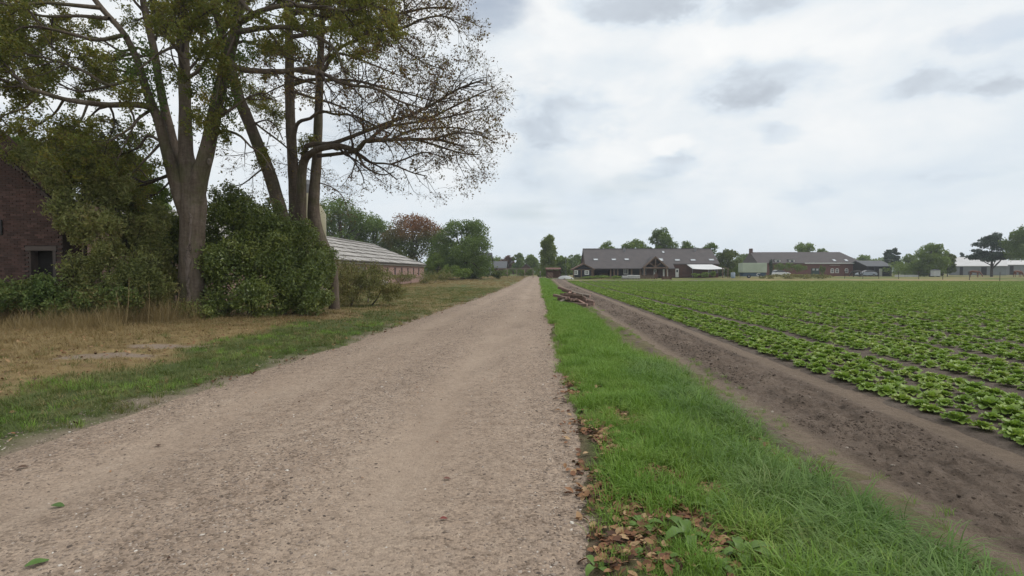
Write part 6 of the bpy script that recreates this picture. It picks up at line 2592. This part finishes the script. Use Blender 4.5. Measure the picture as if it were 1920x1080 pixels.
# horses
def horse(label, px, d, yaw, mat, mane, graze=True):
    p = on(px, d)
    root = empty('horse', p, label, 'horse', None, yaw)
    V, E, Rd = [], [], []

    def chain(pts, rad, start=None):
        prev = start
        for q, r in zip(pts, rad):
            V.append(q)
            Rd.append(r)
            if prev is not None:
                E.append((prev, len(V) - 1))
            prev = len(V) - 1
        return prev
    # trunk of the body, x forward
    chain([(-.02, 0, 1.20), (.30, 0, 1.18), (.55, 0, 1.20)], [.30, .28, .25])
    chain([(-.38, 0, 1.24), (-.62, 0, 1.27), (-.78, 0, 1.18)], [.28, .27, .15], 0)
    if graze:
        chain([(.80, 0, 1.15), (1.05, 0, .88), (1.22, 0, .60), (1.32, 0, .42), (1.38, 0, .14)], [.20, .15, .12, .115, .06], 2)
    else:
        chain([(.76, 0, 1.42), (.95, 0, 1.68), (1.08, 0, 1.86), (1.26, 0, 1.78), (1.48, 0, 1.62)], [.20, .15, .12, .11, .06], 2)
    nose_prev = len(V)
    for s in (-1, 1):
        chain([(.55, s * .14, 1.0), (.57, s * .16, .72), (.56, s * .16, .42), (.55, s * .16, .16), (.60, s * .16, .04)], [.13, .085, .055, .042, .06], 2)
        chain([(-.62, s * .15, 1.02), (-.52, s * .17, .80), (-.74, s * .17, .50), (-.70, s * .17, .18), (-.65, s * .17, .04)], [.18, .12, .062, .045, .06], 4)
    me = bpy.data.meshes.new('body')
    me.from_pydata(V, E, [])
    me.materials.append(mat)
    o = link(bpy.data.objects.new('body', me), root)
    sk = o.modifiers.new('skin', 'SKIN')
    if not me.skin_vertices:
        pass
    for i, r in enumerate(Rd):
        me.skin_vertices[0].data[i].radius = (r, r * (.82 if i < 5 else 1))
    me.skin_vertices[0].data[0].use_root = True
    sk.use_smooth_shade = True
    o.modifiers.new('sub', 'SUBSURF').levels = 2
    o.modifiers['sub'].render_levels = 2
    tb = TB()
    tb.add(np.array([(-.84, 0, 1.28), (-.96, 0, 1.12), (-.98, 0, .8), (-.95, 0, .45)]), [.04, .06, .06, .02], 6)
    tb.build('tail', mane, root, (0, 0, 0))
    tb = TB()
    if graze:
        tb.add(np.array([(.62, 0, 1.42), (.86, 0, 1.26), (1.10, 0, .98), (1.27, 0, .70)]), [.03, .05, .045, .03], 6)
        eb = [(1.28, .52)]
    else:
        tb.add(np.array([(.50, 0, 1.44), (.66, 0, 1.62), (.85, 0, 1.82), (1.02, 0, 1.97)]), [.03, .05, .045, .03], 6)
        eb = [(1.05, 1.96)]
    tb.build('mane', mane, root, (0, 0, 0))
    for s in (-1, 1):
        m = MB()
        ex, ez_ = eb[0]
        up_ = .12 if not graze else .02
        m.raw([(ex - .04, s * .05, ez_), (ex + .04, s * .05, ez_), (ex, s * .10, ez_), (ex - (.12 if graze else 0), s * .08, ez_ + up_ + .06)], [(0, 1, 3), (1, 2, 3), (2, 0, 3), (0, 2, 1)])
        m.build('ear', mat, root)


m_bay = plain('bay_coat', (.155, .062, .034), (.12, .05, .03), 3, .6, 0, obj=True)
m_blackcoat = plain('dark_coat', (.028, .022, .020), None, 3, .55, 0, obj=True)
m_mane = plain('dark_mane', (.03, .02, .016), None, 3, .7, 0)
horse('dark brown horse grazing in the paddock before the brick house', 1606, 116, R(172), m_blackcoat, m_mane)
horse('chestnut horse grazing in the paddock before the pale hall', 1827, 112, R(-62), m_bay, m_mane)
horse('chestnut horse grazing at the right edge of the paddock', 1908, 114, R(8), m_bay, m_mane)

# paddock fence
posts = [(1584, 101), (1618, 101), (1648, 100), (1685, 98), (1723, 96), (1768, 93), (1818, 90), (1875, 87), (1940, 85)]
p = on(1768, 93)
root = empty('paddock_fence', p, 'thin wire paddock fence along the far edge of the lettuce', 'fence')
m_post = plain('dark_post', (.075, .062, .052), (.05, .042, .036), 6, .85)
for i, (px, d) in enumerate(posts):
    q = on(px, d)
    m = MB(p)
    m.tube([(q.x, q.y, q.z - .1), (q.x + random.uniform(-.04, .04), q.y, q.z + 1.35)], .045, 6)
    m.build('post', m_post, root)
for hh in (.55, .95, 1.28):
    tb = TB()
    tb.add(np.array([(on(px, d) + Vector((0, -.05, hh)))[:] for px, d in posts]), np.full(len(posts), .009), 4)
    tb.build('wire', m_metal, root, p)

# timber rail at the road end
p = on(966, 104)
root = empty('timber_rail', p, 'pale timber rail on thin posts at the end of the road', 'rail')
m_paletimber = plain('pale_timber', (.30, .25, .19), (.22, .18, .14), 4, .85)
m = MB(p)
m.box(X(933, 104), X(1000, 104), 103.95, 104.05, Zp(504.6, 104), Zp(503.4, 104))
m.build('beam', m_paletimber, root)
for px in (934, 951.5, 969, 984, 999.5):
    q = on(px, 104)
    m = MB(p)
    m.box(q.x - .06, q.x + .06, 103.94, 104.06, q.z - .05, Zp(504.6, 104) - .003)
    m.build('post', m_paletimber, root)
# thin pole
p = on(1061, 112)
root = empty('flag_pole', p, 'thin grey pole left of the dark hut', 'pole')
m = MB(p)
m.tube([(p.x, p.y, p.z - .1), (p.x, p.y, Zp(481, 112))], .045, 8)
m.build('pole', m_metal, root)
m = MB(p)
m.lathe((p.x, p.y, Zp(481, 112)), [(.03, 0), (.07, .05), (.03, .11)], 8)
m.build('finial', m_metal, root)
p = on(1013, 106)
root = empty('marker_post', p, 'small grey post with box at the right corner of the road end', 'post')
m = MB(p)
m.tube([(p.x, p.y, p.z - .1), (p.x, p.y, p.z + 1.1)], .05, 8)
m.build('pole', m_metal, root)
m = MB(p)
m.box(p.x - .14, p.x + .14, p.y - .12, p.y + .06, p.z + .9, p.z + 1.3)
m.build('letter_box', m_concrete, root, bevel=.02)
# reddish woodshed
p = on(1038, 103)
root = empty('woodshed', p, 'small reddish brown open woodshed left of the dark hut', 'shed')
x0, x1 = X(1025, 103), X(1050, 103)
for xx_ in (x0, (x0 + x1) / 2, x1):
    for y_ in (103, 104.4):
        m = MB(p)
        m.box(xx_ - .06, xx_ + .06, y_ - .06, y_ + .06, p.z, p.z + 1.62)
        m.build('post', m_rust, root)
m = MB(p)
m.prism([(102.6, p.z + 1.63), (104.8, p.z + 1.95), (104.8, p.z + 2.03), (102.6, p.z + 1.71)], 'x', x0 - .2, x1 + .2)
m.build('roof', plain('rust_sheet', (.16, .075, .055), (.11, .06, .05), 2, .8), root)
m = MB(p)
m.box(x0 + .08, x1 - .08, 104.0, 104.3, p.z, p.z + 1.5)
m.build('back_panel', m_rust, root)
for r_ in range(5):
    for c_ in range(6):
        m = MB(p)
        xx_ = x0 + .25 + c_ * (x1 - x0) / 2 / 6.5
        m.tube([(xx_, 103.1, p.z + .14 + r_ * .21), (xx_, 103.9, p.z + .14 + r_ * .21)], .10, 7)
        m.build('log', m_cut if (r_ + c_) % 3 else m_timber, root)
# pale feed bin in the paddock
p = on(1754, 124)
root = empty('feed_bin', p, 'pale grey feed bin standing below the ragged olive tree', 'bin')
m = MB(p)
m.box(p.x - .75, p.x + .75, p.y - .5, p.y + .5, p.z + .12, p.z + 1.45)
m.build('body', m_plasticw, root, bevel=.04)
m = MB(p)
m.prism([(p.x - .82, p.z + 1.452), (p.x + .82, p.z + 1.452), (p.x + .82, p.z + 1.52), (p.x, p.z + 1.75), (p.x - .82, p.z + 1.52)], 'y', p.y - .56, p.y + .56)
m.build('lid', m_slate, root)
for sx_ in (-.6, .6):
    m = MB(p)
    m.box(p.x + sx_ - .08, p.x + sx_ + .08, p.y - .4, p.y + .4, p.z, p.z + .118)
    m.build('skid', m_dark, root)
# pale boards edging the paddock
p = on(1700, 126)
root = empty('board_edging', p, 'low pale boards edging the paddock below the rounded hedge bush', 'edging')
for k in range(5):
    a, b = X(1678 + 9 * k, 126), X(1686.6 + 9 * k, 126)
    m = MB(p)
    m.box(a, b, 125.97, 126.03, p.z - .02, p.z + .42 + .03 * (k % 2))
    m.build('board', m_plasticw, root)

# light clutter: slab and sheet by the barn wall
p = W(705, 526, 50)
p.z = 0
root = empty('concrete_slabs', p, 'stack of pale concrete slabs leaning by the barn wall', 'slabs')
for k in range(4):
    m = MB(p)
    m.box(p.x - 1.3 + .1 * k, p.x + 1.2 - .12 * k, p.y - .6, p.y + .6, .30 + k * .12, .41 + k * .12)
    m.build('slab', m_concrete, root, bevel=.02)
m = MB(p)
m.box(p.x - 1.0, p.x + .9, p.y - .4, p.y + .4, -.1, .298)
m.build('footing', m_concrete, root)

# ---------------------------------------------------------------- small plants and litter in the foreground
m_weed = leafmat('weed_leaf', [(.085, .155, .030), (.125, .21, .045), (.17, .26, .07)], .25, .45)


def weed(px, py, size, nl, label, seed, upright=.5):
    r = np.random.default_rng(seed)
    g = G(px, py)
    z = float(np.maximum(z_verge(np.array(g.x), np.array(g.y)), z_road(np.array(g.x), np.array(g.y)))) if g.x > -1 else float(z_mead(np.array(g.x), np.array(g.y)))
    root = empty('broadleaf_weed', (g.x, g.y, z), label, 'weed', 'broadleaf weeds in the verge')
    for i in range(nl):
        a = 2 * math.pi * i / nl + r.uniform(-.4, .4)
        L = size * .78 * r.uniform(.6, 1.2)
        wd = L * r.uniform(.34, .5)
        vs, fs = [], []
        K = 6
        x, zz_ = .01, .01
        th = upright * r.uniform(.6, 1.5)
        for s in range(K + 1):
            t = s / K
            hw = wd * .5 * math.sin(math.pi * (.06 + .9 * t)) ** .7 * (1 if s % 2 else .86)
            for q in (-1, 0, 1):
                y_ = q * hw
                vs.append((x * math.cos(a) - y_ * math.sin(a), x * math.sin(a) + y_ * math.cos(a), zz_ + abs(q) * hw * .35 + r.uniform(-.004, .004)))
            x += L / K * math.cos(th)
            zz_ += L / K * math.sin(th)
            th -= .30
        for s in range(K):
            for q in range(2):
                b = s * 3 + q
                fs.append((b, b + 1, b + 4, b + 3))
        obj_np('leaf', np.array(vs), [np.array(fs)], m_weed, root)


weed(1205, 1000, .17, 8, 'broad pale green weed rosette among brown leaves near the bottom edge', 1)
weed(1290, 1018, .23, 9, 'largest broadleaf weed with long leaves in the brown leaf patch', 2, .7)
weed(1215, 1052, .15, 8, 'jagged green weed low at the bottom edge of the verge', 3, .35)
weed(1165, 1040, .12, 7, 'small weed at the gravel edge near the bottom of the verge', 4, .4)
weed(1118, 1072, .12, 5, 'single light green weed on the gravel at the bottom edge', 5, .6)
weed(1095, 775, .16, 9, 'leafy weed clump at the gravel edge opposite the long grass', 6, .5)
weed(1080, 735, .15, 8, 'dark green weed clump at the gravel edge further up the verge', 7, .5)
weed(1390, 1050, .2, 8, 'broad weed beside the long grass at the bottom edge', 8, .8)
weed(1330, 965, .16, 7, 'broad weed between brown leaves and the long arching grass', 9, .7)


weed(1260, 930, .12, 7, 'small weed between the brown leaf patches and the lush grass', 11, .5)
weed(1155, 905, .10, 7, 'small weed on the gravel side of the upper brown leaf patch', 12, .4)
weed(1345, 1070, .15, 8, 'leafy weed cut by the bottom edge below the long grass', 13, .6)
weed(1250, 1070, .14, 8, 'weed among the lowest brown leaves at the bottom edge', 14, .5)
weed(1110, 800, .11, 8, 'low weed at the gravel edge just below the leafy weed clump', 15, .4)


def road_leaf(px, py, L, label, col, yaw, seed):
    r = np.random.default_rng(seed)
    g = G(px, py)
    k = 7
    t = np.linspace(0, 1, k)
    wd = np.sin(np.pi * np.clip(t, .04, .96)) ** .75 * L * .30
    vs, fs = [], []
    for j in range(k):
        for q in (-1, 0, 1):
            vs.append(((t[j] - .5) * L, q * wd[j], .004 + abs(q) * wd[j] * .4 + .03 * L * math.sin(5 * t[j])))
    for j in range(k - 1):
        for q in range(2):
            b = j * 3 + q
            fs.append((b, b + 1, b + 4, b + 3))
    o = obj_np('fallen_leaf', np.array(vs), [np.array(fs)], plain('leaf_' + '%d' % seed, col, tuple(c * .7 for c in col), 30, .5, .1), None)
    o.location = (g.x, g.y, float(z_road(np.array(g.x), np.array(g.y))) + .008)
    o.rotation_euler = (.1, .05, yaw)
    tag(o, label, 'leaf')


road_leaf(108, 957, .085, 'green leaf lying flat on the gravel near the left edge', (.075, .14, .03), .1, 1)
road_leaf(70, 1072, .10, 'round green leaf in the bottom left corner of the gravel', (.10, .18, .04), 1.0, 2)
road_leaf(832, 980, .05, 'small red leaf on the gravel near the middle', (.20, .045, .035), .3, 3)
road_leaf(838, 903, .055, 'brownish red leaf fragment on the gravel beyond the red leaf', (.17, .075, .055), .1, 4)
road_leaf(43, 882, .07, 'dark brown curled leaf on the gravel at the left', (.10, .055, .035), .8, 5)
road_leaf(297, 838, .075, 'brown curled leaf on the gravel by the left grass', (.11, .06, .04), 2.2, 6)

# ---------------------------------------------------------------- the air: far things fade a little
HZ = 790.0
m = MB((0, 0, 0))
m.box(-HZ, HZ, -HZ, HZ, -1.6, 19.5)
t = NT('air')
t.t.nodes.remove(t.p)
pv = t.n('ShaderNodeVolumePrincipled')
pv.inputs['Color'].default_value = (.86, .92, 1.0, 1)
pv.inputs['Density'].default_value = .0005
pv.inputs['Anisotropy'].default_value = .2
t.l(pv.outputs[0], t.t.nodes['Material Output'].inputs['Volume'])
hz_ = m.build('haze', t.m)
tag(hz_, kind='stuff')
